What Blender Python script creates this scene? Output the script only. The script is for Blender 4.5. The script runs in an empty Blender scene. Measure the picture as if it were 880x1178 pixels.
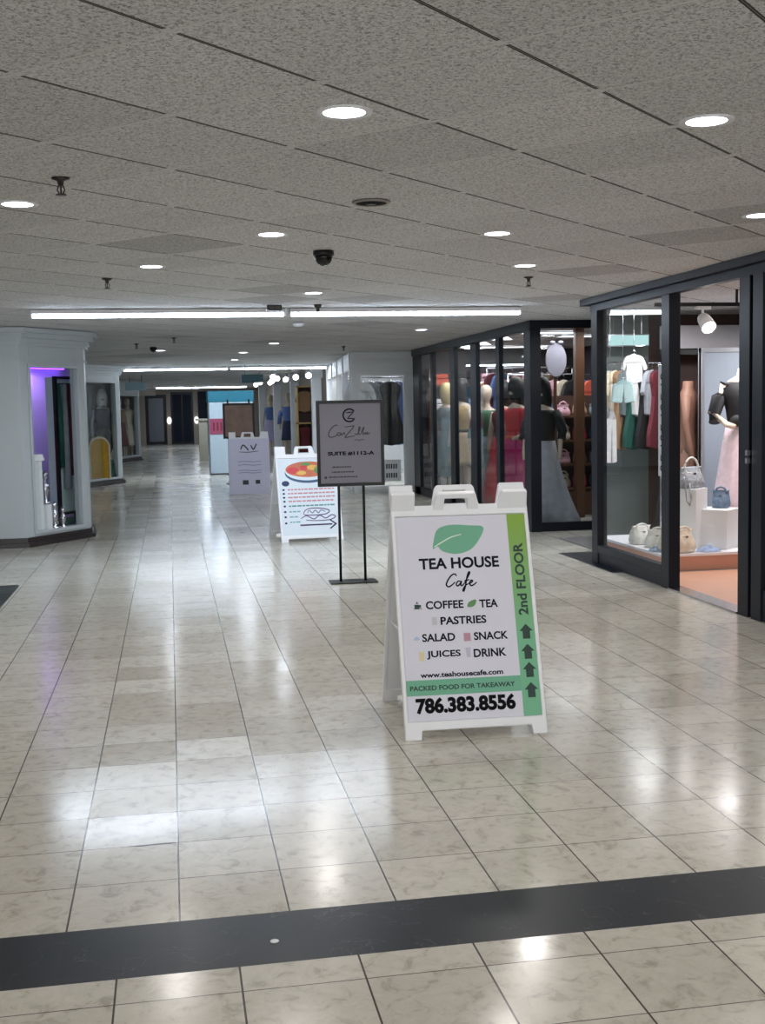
import bpy, math, random
from math import sin, cos, pi, radians
from mathutils import Vector, Matrix, geometry
random.seed(7)
SC = bpy.context.scene
COL = SC.collection
H = 2.308                                    # ceiling height

# ------------------------------------------------------------------ materials
def lin(c):
    return tuple(((v/255)/12.92 if v/255 <= .04045 else ((v/255+.055)/1.055)**2.4) for v in c)
def newmat(name):
    m = bpy.data.materials.new(name); m.use_nodes = True
    nt = m.node_tree; nt.nodes.clear()
    return m, nt, nt.nodes, nt.links
def pm(name, rgb, rough=.5, metal=0., var=.08, scale=12., emit=0., ecol=None, bump=0., spec=.5):
    """procedural principled material: colour broken up by a noise"""
    m, nt, N, L = newmat(name)
    o = N.new('ShaderNodeOutputMaterial'); b = N.new('ShaderNodeBsdfPrincipled')
    L.new(b.outputs[0], o.inputs[0])
    tc = N.new('ShaderNodeTexCoord'); nz = N.new('ShaderNodeTexNoise'); nz.inputs['Scale'].default_value = scale
    L.new(tc.outputs['Object'], nz.inputs['Vector'])
    mx = N.new('ShaderNodeMix'); mx.data_type = 'RGBA'
    c = lin(rgb)
    mx.inputs[6].default_value = (*[v*(1-var) for v in c], 1); mx.inputs[7].default_value = (*[min(1, v*(1+var)) for v in c], 1)
    L.new(nz.outputs[0], mx.inputs[0]); L.new(mx.outputs[2], b.inputs['Base Color'])
    b.inputs['Roughness'].default_value = rough; b.inputs['Metallic'].default_value = metal
    b.inputs['Specular IOR Level'].default_value = spec
    if emit:
        b.inputs['Emission Color'].default_value = (*lin(ecol or rgb), 1); b.inputs['Emission Strength'].default_value = emit
    if bump:
        bp = N.new('ShaderNodeBump'); bp.inputs['Strength'].default_value = bump; bp.inputs['Distance'].default_value = .01
        L.new(nz.outputs[0], bp.inputs['Height']); L.new(bp.outputs[0], b.inputs['Normal'])
    return m
def emis(name, rgb, s):
    m, nt, N, L = newmat(name)
    o = N.new('ShaderNodeOutputMaterial'); e = N.new('ShaderNodeEmission')
    e.inputs[0].default_value = (*lin(rgb), 1); e.inputs[1].default_value = s
    L.new(e.outputs[0], o.inputs[0]); return m
def glassmat(name, tint=(.93, .95, .95), k=1.0, ior=1.5):
    m, nt, N, L = newmat(name)
    o = N.new('ShaderNodeOutputMaterial'); t = N.new('ShaderNodeBsdfTransparent'); g = N.new('ShaderNodeBsdfGlossy')
    t.inputs[0].default_value = (*tint, 1); g.inputs['Roughness'].default_value = .01
    f = N.new('ShaderNodeFresnel'); 
    ge = N.new('ShaderNodeNewGeometry'); mr = N.new('ShaderNodeMapRange'); mr.inputs[3].default_value = ior; mr.inputs[4].default_value = 1/ior
    L.new(ge.outputs['Backfacing'], mr.inputs[0]); L.new(mr.outputs[0], f.inputs[0])
    mu = N.new('ShaderNodeMath'); mu.operation = 'MULTIPLY'; mu.inputs[1].default_value = k; mu.use_clamp = True
    x = N.new('ShaderNodeMixShader')
    L.new(f.outputs[0], mu.inputs[0]); L.new(mu.outputs[0], x.inputs[0]); L.new(t.outputs[0], x.inputs[1]); L.new(g.outputs[0], x.inputs[2]); L.new(x.outputs[0], o.inputs[0])
    return m

def mathn(N, L, op, a, b=None, clamp=False):
    n = N.new('ShaderNodeMath'); n.operation = op; n.use_clamp = clamp
    for i, v in enumerate((a, b)):
        if v is None: continue
        if isinstance(v, (int, float)): n.inputs[i].default_value = v
        else: L.new(v, n.inputs[i])
    return n.outputs[0]

T = .305; OX = -.0217; OY = 3.515            # floor tile module and origin
BY0, BY1 = 2.905, 3.21                       # black band across the floor
def floor_material():
    m, nt, N, L = newmat('polished_stone_tiles')
    M = lambda op, a, b=None, c=False: mathn(N, L, op, a, b, c)
    o = N.new('ShaderNodeOutputMaterial'); b = N.new('ShaderNodeBsdfPrincipled'); L.new(b.outputs[0], o.inputs[0])
    tc = N.new('ShaderNodeTexCoord'); sp = N.new('ShaderNodeSeparateXYZ'); L.new(tc.outputs['Object'], sp.inputs[0])
    X, Y = sp.outputs[0], sp.outputs[1]
    below = M('LESS_THAN', Y, BY0)
    u = M('DIVIDE', M('SUBTRACT', M('SUBTRACT', X, OX), M('MULTIPLY', below, .147)), T)
    v = M('DIVIDE', M('SUBTRACT', M('SUBTRACT', Y, OY), M('MULTIPLY', below, .175)), T)
    def dist(w):                              # distance in metres to the nearest joint
        f = M('FRACT', w); return M('MULTIPLY', M('MINIMUM', f, M('SUBTRACT', 1., f)), T)
    ju = M('LESS_THAN', dist(u), .0026); jv = M('LESS_THAN', dist(v), .0019)
    def rect(x0, x1, y0, y1):
        return M('MULTIPLY', M('MULTIPLY', M('GREATER_THAN', X, x0), M('LESS_THAN', X, x1)), M('MULTIPLY', M('GREATER_THAN', Y, y0), M('LESS_THAN', Y, y1)))
    band = M('MAXIMUM', rect(-20, 20, BY0, BY1), M('MAXIMUM', rect(-1.57, -1.265, BY1, 10.06), rect(3.56, 3.66, 9.2, 10.6)))
    band = M('MAXIMUM', band, rect(3.56, 5.2, 9.95, 10.6))
    be = M('MULTIPLY', M('MINIMUM', M('ABSOLUTE', M('SUBTRACT', Y, BY0)), M('ABSOLUTE', M('SUBTRACT', Y, BY1))), 1.)
    # per tile tone
    cu = N.new('ShaderNodeCombineXYZ'); L.new(M('FLOOR', u), cu.inputs[0]); L.new(M('FLOOR', v), cu.inputs[1])
    wn = N.new('ShaderNodeTexWhiteNoise'); wn.noise_dimensions = '2D'; L.new(cu.outputs[0], wn.inputs['Vector'])
    n1 = N.new('ShaderNodeTexNoise'); n1.inputs['Scale'].default_value = 16; n1.inputs['Detail'].default_value = 6; n1.inputs['Roughness'].default_value = .65; n1.inputs['Distortion'].default_value = .8
    L.new(tc.outputs['Object'], n1.inputs['Vector'])
    r1 = N.new('ShaderNodeValToRGB'); e = r1.color_ramp
    e.elements[0].position = .32; e.elements[0].color = (*lin((160, 156, 143)), 1)
    e.elements[1].position = .62; e.elements[1].color = (*lin((194, 190, 179)), 1)
    k = e.elements.new(.46); k.color = (*lin((186, 182, 170)), 1)
    L.new(n1.outputs[0], r1.inputs[0])
    # darker flecks
    n2 = N.new('ShaderNodeTexNoise'); n2.inputs['Scale'].default_value = 42; n2.inputs['Detail'].default_value = 3; n2.inputs['Distortion'].default_value = 2.
    L.new(tc.outputs['Object'], n2.inputs['Vector'])
    fl = N.new('ShaderNodeMapRange'); fl.inputs[1].default_value = .62; fl.inputs[2].default_value = .72; fl.inputs[3].default_value = 0; fl.inputs[4].default_value = .2
    L.new(n2.outputs[0], fl.inputs[0])
    mf = N.new('ShaderNodeMix'); mf.data_type = 'RGBA'; L.new(fl.outputs[0], mf.inputs[0]); L.new(r1.outputs[0], mf.inputs[6]); mf.inputs[7].default_value = (*lin((128, 118, 104)), 1)
    hv = N.new('ShaderNodeHueSaturation'); L.new(mf.outputs[2], hv.inputs['Color']); L.new(M('ADD', M('MULTIPLY', wn.outputs[0], .12), .95), hv.inputs['Value'])
    # black marble with veins
    vn = N.new('ShaderNodeTexNoise'); vn.inputs['Scale'].default_value = 3.2; vn.inputs['Detail'].default_value = 5; vn.inputs['Distortion'].default_value = 1.6
    L.new(tc.outputs['Object'], vn.inputs['Vector'])
    ve = M('LESS_THAN', M('ABSOLUTE', M('SUBTRACT', vn.outputs[0], .56)), .0025)
    bm_ = N.new('ShaderNodeMix'); bm_.data_type = 'RGBA'; L.new(M('MULTIPLY', ve, .22), bm_.inputs[0]); bm_.inputs[6].default_value = (*lin((17, 24, 31)), 1); bm_.inputs[7].default_value = (*lin((120, 122, 120)), 1)
    c1 = N.new('ShaderNodeMix'); c1.data_type = 'RGBA'; L.new(M('MAXIMUM', M('MULTIPLY', ju, .95), M('MULTIPLY', jv, .85)), c1.inputs[0]); L.new(hv.outputs[0], c1.inputs[6]); c1.inputs[7].default_value = (*lin((48, 44, 40)), 1)
    c2 = N.new('ShaderNodeMix'); c2.data_type = 'RGBA'; L.new(band, c2.inputs[0]); L.new(c1.outputs[2], c2.inputs[6]); L.new(bm_.outputs[2], c2.inputs[7])
    L.new(c2.outputs[2], b.inputs['Base Color'])
    n3 = N.new('ShaderNodeTexNoise'); n3.inputs['Scale'].default_value = 2.2; n3.inputs['Detail'].default_value = 3; L.new(tc.outputs['Object'], n3.inputs['Vector'])
    ro = M('ADD', M('MULTIPLY', wn.outputs[0], .06), M('ADD', M('MULTIPLY', n3.outputs[0], .1), .1))
    L.new(M('ADD', ro, M('MULTIPLY', band, .16)), b.inputs['Roughness'])
    L.new(M('SUBTRACT', .52, M('MULTIPLY', band, .34)), b.inputs['Specular IOR Level'])
    # each tile lies very slightly out of level
    wc = N.new('ShaderNodeTexWhiteNoise'); wc.noise_dimensions = '2D'; L.new(cu.outputs[0], wc.inputs['Vector'])
    sb = N.new('ShaderNodeVectorMath'); sb.operation = 'SUBTRACT'; L.new(wc.outputs['Color'], sb.inputs[0]); sb.inputs[1].default_value = (.5, .5, .5)
    mu = N.new('ShaderNodeVectorMath'); mu.operation = 'MULTIPLY'; L.new(sb.outputs[0], mu.inputs[0]); mu.inputs[1].default_value = (.008, .012, 0)
    ge = N.new('ShaderNodeNewGeometry'); ad = N.new('ShaderNodeVectorMath'); ad.operation = 'ADD'; L.new(ge.outputs['Normal'], ad.inputs[0]); L.new(mu.outputs[0], ad.inputs[1])
    nm = N.new('ShaderNodeVectorMath'); nm.operation = 'NORMALIZE'; L.new(ad.outputs[0], nm.inputs[0])
    bp = N.new('ShaderNodeBump'); bp.inputs['Strength'].default_value = .12; bp.inputs['Distance'].default_value = .002
    L.new(M('SUBTRACT', 1., M('MAXIMUM', ju, jv)), bp.inputs['Height']); L.new(nm.outputs[0], bp.inputs['Normal'])
    L.new(bp.outputs[0], b.inputs['Normal'])
    return m

CT = .578; CO = Vector((.0354, 2.938)); CA = .7843    # ceiling tile module, origin, angle
def ceiling_material():
    m, nt, N, L = newmat('fissured_ceiling_tile')
    M = lambda op, a, b=None, c=False: mathn(N, L, op, a, b, c)
    o = N.new('ShaderNodeOutputMaterial'); b = N.new('ShaderNodeBsdfPrincipled'); L.new(b.outputs[0], o.inputs[0])
    tc = N.new('ShaderNodeTexCoord'); sp = N.new('ShaderNodeSeparateXYZ'); L.new(tc.outputs['Object'], sp.inputs[0])
    x = M('SUBTRACT', sp.outputs[0], CO.x); y = M('SUBTRACT', sp.outputs[1], CO.y)
    u = M('DIVIDE', M('ADD', M('MULTIPLY', x, cos(CA)), M('MULTIPLY', y, sin(CA))), CT)
    v = M('DIVIDE', M('SUBTRACT', M('MULTIPLY', y, cos(CA)), M('MULTIPLY', x, sin(CA))), CT)
    fu = M('FRACT', u); fv = M('FRACT', v)
    du = M('MULTIPLY', M('MINIMUM', fu, M('SUBTRACT', 1., fu)), CT); dv = M('MULTIPLY', M('MINIMUM', fv, M('SUBTRACT', 1., fv)), CT)
    barw = M('MAXIMUM', M('LESS_THAN', du, .0055), M('LESS_THAN', dv, .0035))         # exposed grid face
    gap_shade = M('MULTIPLY', M('LESS_THAN', M('ABSOLUTE', M('SUBTRACT', dv, .0035)), .0032), M('GREATER_THAN', du, .022))       # shade in the reveals of the main runs, painted dark
    cu = N.new('ShaderNodeCombineXYZ'); L.new(M('FLOOR', u), cu.inputs[0]); L.new(M('FLOOR', v), cu.inputs[1])
    wn = N.new('ShaderNodeTexWhiteNoise'); wn.noise_dimensions = '2D'; L.new(cu.outputs[0], wn.inputs['Vector'])
    n1 = N.new('ShaderNodeTexNoise'); n1.inputs['Scale'].default_value = 95; n1.inputs['Detail'].default_value = 2; n1.inputs['Distortion'].default_value = 1.2
    L.new(tc.outputs['Object'], n1.inputs['Vector'])
    r = N.new('ShaderNodeValToRGB'); e = r.color_ramp
    e.elements[0].position = .36; e.elements[0].color = (*lin((150, 150, 150)), 1)
    e.elements[1].position = .6; e.elements[1].color = (*lin((226, 227, 229)), 1)
    k = e.elements.new(.46); k.color = (*lin((203, 203, 203)), 1)
    L.new(n1.outputs[0], r.inputs[0])
    hv = N.new('ShaderNodeHueSaturation'); L.new(r.outputs[0], hv.inputs['Color'])
    dk = M('LESS_THAN', wn.outputs[0], .07)
    L.new(M('SUBTRACT', M('ADD', M('MULTIPLY', wn.outputs[0], .14), .9), M('MULTIPLY', dk, .16)), hv.inputs['Value'])
    c1 = N.new('ShaderNodeMix'); c1.data_type = 'RGBA'; L.new(barw, c1.inputs[0]); L.new(hv.outputs[0], c1.inputs[6]); c1.inputs[7].default_value = (*lin((216, 217, 216)), 1)
    c2 = N.new('ShaderNodeMix'); c2.data_type = 'RGBA'; L.new(gap_shade, c2.inputs[0]); L.new(c1.outputs[2], c2.inputs[6]); c2.inputs[7].default_value = (*lin((66, 62, 56)), 1)
    L.new(c2.outputs[2], b.inputs['Base Color']); b.inputs['Roughness'].default_value = .85; b.inputs['Specular IOR Level'].default_value = .25
    bp = N.new('ShaderNodeBump'); bp.inputs['Strength'].default_value = .5; bp.inputs['Distance'].default_value = .004
    L.new(n1.outputs[0], bp.inputs['Height']); L.new(bp.outputs[0], b.inputs['Normal'])
    return m

MT = {}
def C(key, rgb, **k):
    if key not in MT: MT[key] = pm(key, rgb, **k)
    return MT[key]
C('white_plastic', (232, 234, 238), rough=.42, var=.03)
C('board_print', (214, 214, 226), rough=.45, var=.02)
C('ink', (26, 28, 40), rough=.7, var=.02, spec=.1)
C('ink_black', (14, 14, 18), rough=.7, var=.02, spec=.1)
C('sage', (106, 172, 142), rough=.5, var=.04)
C('lime', (132, 172, 62), rough=.5, var=.04)
C('mint', (116, 182, 140), rough=.5, var=.04)
C('dark_green', (28, 56, 48), rough=.5, var=.04)
C('black_metal', (16, 17, 20), rough=.35, metal=.3)
C('black_frame', (13, 17, 27), rough=.4, metal=0., var=.1, spec=.25)
C('shaded_board', (132, 132, 144), rough=.6, var=.03)  # white board in shade; the shade is put into its colour
C('grey_ink', (62, 62, 70), rough=.6, var=.03)
C('white_paint', (222, 224, 226), rough=.45, var=.03)
C('shop_paint', (180, 188, 190), rough=.4, var=.04, scale=3)
C('tan_paint', (164, 154, 142), rough=.6, var=.05, scale=3)
C('brown_wall', (74, 50, 42), rough=.5, var=.15, scale=4)
C('dark_wall', (52, 46, 50), rough=.6, var=.12)
C('stone_plinth', (46, 42, 42), rough=.3, var=.2, scale=8)
C('chrome', (190, 190, 196), rough=.18, metal=1.)
C('steel_dark', (70, 68, 66), rough=.35, metal=.8)
C('warm_floor', (206, 158, 132), rough=.3, var=.08, scale=6)
C('warm_lit_ply', (206, 150, 128), rough=.45, var=.06, scale=6)  # tan front; the orange light on it is put into the colour
C('grey_panel', (136, 146, 158), rough=.55, var=.04)
C('skin_plaster', (206, 188, 170), rough=.4)
C('brown_skin', (124, 90, 74), rough=.6)
C('hair_black', (16, 14, 15), rough=.5)
C('hair_blonde', (196, 178, 128), rough=.55)
C('wood_brown', (92, 60, 38), rough=.45, var=.25, scale=14)
C('teal', (20, 104, 126), rough=.4)
C('magenta', (142, 62, 90), rough=.5)
GLASS = glassmat('shop_glass', (.95, .97, .97), .55)
GLASS2 = glassmat('shop_glass_dim', (.9, .93, .94), 1.2)
WHITE_E = emis('tube_light', (220, 235, 255), 27.)
LENS_E = emis('downlight_lens', (244, 240, 255), 9.)
SPOT_E = emis('spot_face', (255, 250, 240), 10.)
PANEL_E = emis('troffer_face', (246, 248, 255), 4.)
PURPLE_E = emis('violet_strip', (120, 60, 255), 5.)

# ------------------------------------------------------------------ mesh builder
class MB:
    def __init__(s): s.v = []; s.f = []
    def add(s, vs, fs):
        n = len(s.v); s.v += [tuple(p) for p in vs]; s.f += [tuple(i+n for i in q) for q in fs]; return s
    def box(s, x0, y0, z0, x1, y1, z1, M=None):
        vs = [Vector((x, y, z)) for x in (x0, x1) for y in (y0, y1) for z in (z0, z1)]
        if M: vs = [M @ p for p in vs]
        return s.add(vs, [(0, 1, 3, 2), (4, 6, 7, 5), (0, 4, 5, 1), (2, 3, 7, 6), (0, 2, 6, 4), (1, 5, 7, 3)])
    def poly(s, outer, w0, w1, f=None, holes=()):
        """extrude a 2D outline (with holes) from w0 to w1; f maps (a,b,w) to a point"""
        f = f or (lambda a, b, w: (a, b, w))
        rings = [outer]+list(holes); flat = [p for r in rings for p in r]
        tri = geometry.tessellate_polygon([[Vector((p[0], p[1], 0)) for p in r] for r in rings])
        n = len(flat)
        vs = [f(p[0], p[1], w0) for p in flat]+[f(p[0], p[1], w1) for p in flat]
        fs = [tuple(t) for t in tri]+[tuple(i+n for i in reversed(t)) for t in tri]
        k = 0
        for r in rings:
            m = len(r)
            for i in range(m): a, b = k+i, k+(i+1) % m; fs.append((a, b, b+n, a+n))
            k += m
        return s.add(vs, fs)
    def loft(s, rings, n=20, cap=True, pleat=0, pn=9, phase=0):
        """rings: (z, rx, ry, cx, cy[, squareness]) elliptical sections"""
        vs = []
        for j, r in enumerate(rings):
            z, rx, ry, cx, cy = r[:5]; q = r[5] if len(r) > 5 else 1.
            pl = pleat*(j/(len(rings)-1))
            for i in range(n):
                t = 2*pi*i/n; c, d = cos(t), sin(t)
                k = 1+pl*sin(pn*t+phase)
                vs.append((cx+rx*k*abs(c)**q*(1 if c > 0 else -1), cy+ry*k*abs(d)**q*(1 if d > 0 else -1), z))
        fs = [(j*n+i, j*n+(i+1) % n, (j+1)*n+(i+1) % n, (j+1)*n+i) for j in range(len(rings)-1) for i in range(n)]
        if cap: fs += [tuple(reversed(range(n))), tuple(range((len(rings)-1)*n, len(rings)*n))]
        return s.add(vs, fs)
    def tube(s, pts, r, n=8, closed=False):
        pts = [Vector(p) for p in pts]; rr = r if isinstance(r, (list, tuple)) else [r]*len(pts)
        vs = []; m = len(pts)
        for j, p in enumerate(pts):
            a = pts[(j-1) % m] if (closed or j > 0) else p; b = pts[(j+1) % m] if (closed or j < m-1) else p
            d = (b-a).normalized() if (b-a).length > 1e-9 else Vector((0, 0, 1))
            up = Vector((0, 0, 1)) if abs(d.z) < .9 else Vector((1, 0, 0))
            e1 = d.cross(up).normalized(); e2 = d.cross(e1)
            vs += [p+e1*rr[j]*cos(2*pi*i/n)+e2*rr[j]*sin(2*pi*i/n) for i in range(n)]
        k = m if closed else m-1
        fs = [(j*n+i, j*n+(i+1) % n, ((j+1) % m)*n+(i+1) % n, ((j+1) % m)*n+i) for j in range(k) for i in range(n)]
        if not closed: fs += [tuple(reversed(range(n))), tuple(range((m-1)*n, m*n))]
        return s.add(vs, fs)
    def lathe(s, prof, n=24, c=(0, 0, 0)):
        vs = [(c[0]+r*cos(2*pi*i/n), c[1]+r*sin(2*pi*i/n), c[2]+z) for r, z in prof for i in range(n)]
        fs = [(j*n+i, j*n+(i+1) % n, (j+1)*n+(i+1) % n, (j+1)*n+i) for j in range(len(prof)-1) for i in range(n)]
        if prof[0][0] > 1e-6: fs.append(tuple(reversed(range(n))))
        if prof[-1][0] > 1e-6: fs.append(tuple(range((len(prof)-1)*n, len(prof)*n)))
        return s.add(vs, fs)
    def ball(s, c, rx, ry=None, rz=None, n=16):
        ry = ry or rx; rz = rz or rx
        return s.loft([(c[2]-rz*cos(pi*k/8), max(1e-4, rx*sin(pi*k/8)), max(1e-4, ry*sin(pi*k/8)), c[0], c[1]) for k in range(9)], n=n)
    def build(s, name, mat, parent=None, smooth=False, bevel=0, label=None, f=None):
        me = bpy.data.meshes.new(name)
        vs = [f(*p) for p in s.v] if f else s.v
        me.from_pydata(vs, [], s.f)
        import bmesh
        bm = bmesh.new(); bm.from_mesh(me); bmesh.ops.recalc_face_normals(bm, faces=bm.faces); bm.to_mesh(me); bm.free()
        me.materials.append(MT[mat] if isinstance(mat, str) else mat)
        if smooth:
            for p in me.polygons: p.use_smooth = len(p.vertices) <= 4
        o = bpy.data.objects.new(name, me); COL.objects.link(o)
        if parent: o.parent = parent
        if bevel:
            b = o.modifiers.new('bevel', 'BEVEL'); b.width = bevel; b.segments = 2; b.limit_method = 'ANGLE'
        if label: o['label'] = label
        return o
def tag(o, label=None, cat=None, group=None, kind=None):
    if label: o['label'] = label
    if cat: o['category'] = cat
    if group: o['group'] = group
    if kind: o['kind'] = kind
    return o
def thing(name, label, cat, loc=(0, 0, 0), rz=0, group=None):
    o = bpy.data.objects.new(name, None); COL.objects.link(o); o.empty_display_size = .1
    o.location = loc; o.rotation_euler = (0, 0, rz)
    return tag(o, label, cat, group)
def struct(name, mb, mat, parent=None, **k):
    o = mb.build(name, mat, parent, **k)
    if not parent: o['kind'] = 'structure'
    return o
def dup(root, loc, rz=None, label=None, cat=None, group=None):
    r = root.copy(); COL.objects.link(r); r.location = loc
    if rz is not None: r.rotation_euler = (0, 0, rz)
    tag(r, label, cat, group)
    for ch in list(root.children):
        c = ch.copy(); COL.objects.link(c); c.parent = r
        for g in list(ch.children):
            d = g.copy(); COL.objects.link(d); d.parent = c
    return r
def area(x, y, z, e, sx, sy=None, col=(1, .97, .93), rot=(0, 0, 0), spread=pi, name='lamp'):
    l = bpy.data.lights.new(name, 'AREA'); l.energy = e; l.color = col; l.size = sx
    if sy: l.shape = 'RECTANGLE'; l.size_y = sy
    else: l.shape = 'DISK'
    l.spread = spread
    o = bpy.data.objects.new(name, l); COL.objects.link(o); o.location = (x, y, z); o.rotation_euler = rot; return o
ORD = ['first', 'second', 'third', 'fourth', 'fifth', 'sixth', 'seventh', 'eighth', 'ninth', 'tenth', 'eleventh', 'twelfth']

# ------------------------------------------------------------------ lettering
def text_tris(s, bold=0.):
    cu = bpy.data.curves.new('t', 'FONT'); cu.body = s; cu.size = 1; cu.offset = bold; cu.resolution_u = 4
    ob = bpy.data.objects.new('t', cu); COL.objects.link(ob)
    dg = bpy.context.evaluated_depsgraph_get()
    me = bpy.data.meshes.new_from_object(ob.evaluated_get(dg))
    vs = [v.co.copy() for v in me.vertices]; fs = [tuple(p.vertices) for p in me.polygons]
    bpy.data.objects.remove(ob); bpy.data.curves.remove(cu); bpy.data.meshes.remove(me)
    return vs, fs
def text_into(mb, s, box, bold=0., rot=False, w0=0., w=.0006):
    """letters fitted into box (u0,v0,u1,v1) of a board plane, as thin solid shapes"""
    vs, fs = text_tris(s, bold)
    x0 = min(v.x for v in vs); x1 = max(v.x for v in vs); y0 = min(v.y for v in vs); y1 = max(v.y for v in vs)
    u0, v0, u1, v1 = box
    P = []
    for v in vs:
        a = (v.x-x0)/(x1-x0); b = (v.y-y0)/(y1-y0)
        if rot: P.append((u1-(u1-u0)*b, v0+(v1-v0)*a))      # reads upward
        else: P.append((u0+(u1-u0)*a, v0+(v1-v0)*b))
    n = len(P); ec = {}
    for f in fs:
        for i in range(len(f)):
            e = (f[i], f[(i+1) % len(f)]); ec[tuple(sorted(e))] = ec.get(tuple(sorted(e)), 0)+1
    F = [tuple(f) for f in fs]+[tuple(i+n for i in reversed(f)) for f in fs]
    F += [(a, b, b+n, a+n) for (a, b), c in ec.items() if c == 1]
    mb.add([(p[0], p[1], w0) for p in P]+[(p[0], p[1], w0+w) for p in P], F)
def stroke(mb, pts, r, w0=0., w=.0008, sub=4):
    """ribbon pen stroke through pts on a board plane, smoothed"""
    P = [Vector(p) for p in pts]; Q = []
    for i in range(len(P)-1):
        p0 = P[max(i-1, 0)]; p1 = P[i]; p2 = P[i+1]; p3 = P[min(i+2, len(P)-1)]
        for k in range(sub):
            t = k/sub
            Q.append(.5*((2*p1)+(p2-p0)*t+(2*p0-5*p1+4*p2-p3)*t*t+(3*p1-p0-3*p2+p3)*t**3))
    Q.append(P[-1])
    vs = []; n = len(Q)
    for i, q in enumerate(Q):
        d = (Q[min(i+1, n-1)]-Q[max(i-1, 0)])
        d = d.normalized() if d.length > 1e-9 else Vector((1, 0))
        nn = Vector((-d.y, d.x))*r*(.6+.4*sin(pi*i/(n-1))**.5 if n > 2 else 1)
        vs += [(q.x+nn.x, q.y+nn.y, w0+w), (q.x-nn.x, q.y-nn.y, w0+w), (q.x-nn.x, q.y-nn.y, w0), (q.x+nn.x, q.y+nn.y, w0)]
    fs = []
    for i in range(n-1):
        a = i*4; b = a+4
        fs += [(a, a+1, b+1, b), (a+1, a+2, b+2, b+1), (a+2, a+3, b+3, b+2), (a+3, a, b, b+3)]
    fs += [(0, 3, 2, 1), (n*4-4, n*4-3, n*4-2, n*4-1)]
    mb.add(vs, fs)
def bez(P, sub=6):
    Q = []
    P = [Vector(p) for p in P]; n = len(P)
    for i in range(n):
        p0, p1, p2, p3 = P[i-1], P[i], P[(i+1) % n], P[(i+2) % n]
        for k in range(sub):
            t = k/sub; q = .5*((2*p1)+(p2-p0)*t+(2*p0-5*p1+4*p2-p3)*t*t+(3*p1-p0-3*p2+p3)*t**3); Q.append((q.x, q.y))
    return Q
def rect(a, b, c, d): return [(a, b), (c, b), (c, d), (a, d)]

# ------------------------------------------------------------------ camera
pitch, roll, yaw = .089, -.0202, .1762
F = Vector((sin(yaw)*cos(pitch), cos(yaw)*cos(pitch), -sin(pitch)))
R = Vector((cos(yaw), -sin(yaw), 0)); U = R.cross(F)
R2 = cos(roll)*R+sin(roll)*U; U2 = -sin(roll)*R+cos(roll)*U
cd = bpy.data.cameras.new('camera'); cam = bpy.data.objects.new('camera', cd); COL.objects.link(cam)
Mx = Matrix((R2, U2, -F)).transposed().to_4x4(); Mx.translation = Vector((0, 0, 1.4084)); cam.matrix_world = Mx
cd.sensor_fit = 'VERTICAL'; cd.sensor_height = 24; cd.lens = 1358.15*24/1178; cd.clip_end = 200; cd.clip_start = .05
SC.camera = cam

# ------------------------------------------------------------------ setting: floor, ceiling, walls
struct('floor', MB().add([(-7, -5, 0), (10, -5, 0), (10, 60, 0), (-7, 60, 0), (-7, -5, -.1), (10, -5, -.1), (10, 60, -.1), (-7, 60, -.1)],
       [(0, 1, 2, 3), (7, 6, 5, 4), (0, 4, 5, 1), (1, 5, 6, 2), (2, 6, 7, 3), (3, 7, 4, 0)]), floor_material())
def ceiling():
    mb = MB(); ca, sa = cos(CA), sin(CA); rnd = random.Random(3)
    for i in range(-14, 90):
        for j in range(-70, 60):
            cx = CO.x+CT*((i+.5)*ca-(j+.5)*sa); cy = CO.y+CT*((i+.5)*sa+(j+.5)*ca)
            if not (-6.6 < cx < 9.6 and -4.6 < cy < 56): continue
            if cy > 10.5 and not (-3.4 < cx < 7.): continue
            sag = .0025+.0035*rnd.random(); n = 4 if cy < 16 else 2; vs = []
            for a in range(n+1):
                for b in range(n+1):
                    s, t = a/n, b/n; z = H-sag*(sin(pi*s)*sin(pi*t)) if n > 2 else H-sag*(1 if (a == 1 and b == 1) else 0)
                    vs.append((CO.x+CT*((i+s)*ca-(j+t)*sa), CO.y+CT*((i+s)*sa+(j+t)*ca), z))
            mb.add(vs, [(a*(n+1)+b, a*(n+1)+b+1, (a+1)*(n+1)+b+1, (a+1)*(n+1)+b) for a in range(n) for b in range(n)])
    return mb
me_c = ceiling()
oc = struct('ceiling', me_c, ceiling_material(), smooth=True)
struct('ceiling', MB().box(-7, -5, H+.006, 10, 60, H+.1), 'dark_wall')

# near left side of the hall: plain wall; rear left open for world light
struct('wall_left', MB().box(-6.6, -5, 0, -6.5, 12.9, H), 'shop_paint')

def block(name, pts, z0, z1, mat, off=0):
    """closed prism over a plan polygon, grown outward by off"""
    P = [Vector(p) for p in pts]; n = len(P); out = []
    area = sum(P[i].x*P[(i+1) % n].y-P[(i+1) % n].x*P[i].y for i in range(n)); sg = 1 if area > 0 else -1
    for i in range(n):
        a, b, c = P[i-1], P[i], P[(i+1) % n]; d1 = (b-a).normalized(); d2 = (c-b).normalized()
        n1 = Vector((d1.y, -d1.x))*sg; n2 = Vector((d2.y, -d2.x))*sg; m = (n1+n2); m = m/(1+n1.dot(n2)) if (1+n1.dot(n2)) > .1 else n1
        out.append((b.x+m.x*off, b.y+m.y*off))
    return MB().poly(out, z0, z1)

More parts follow.
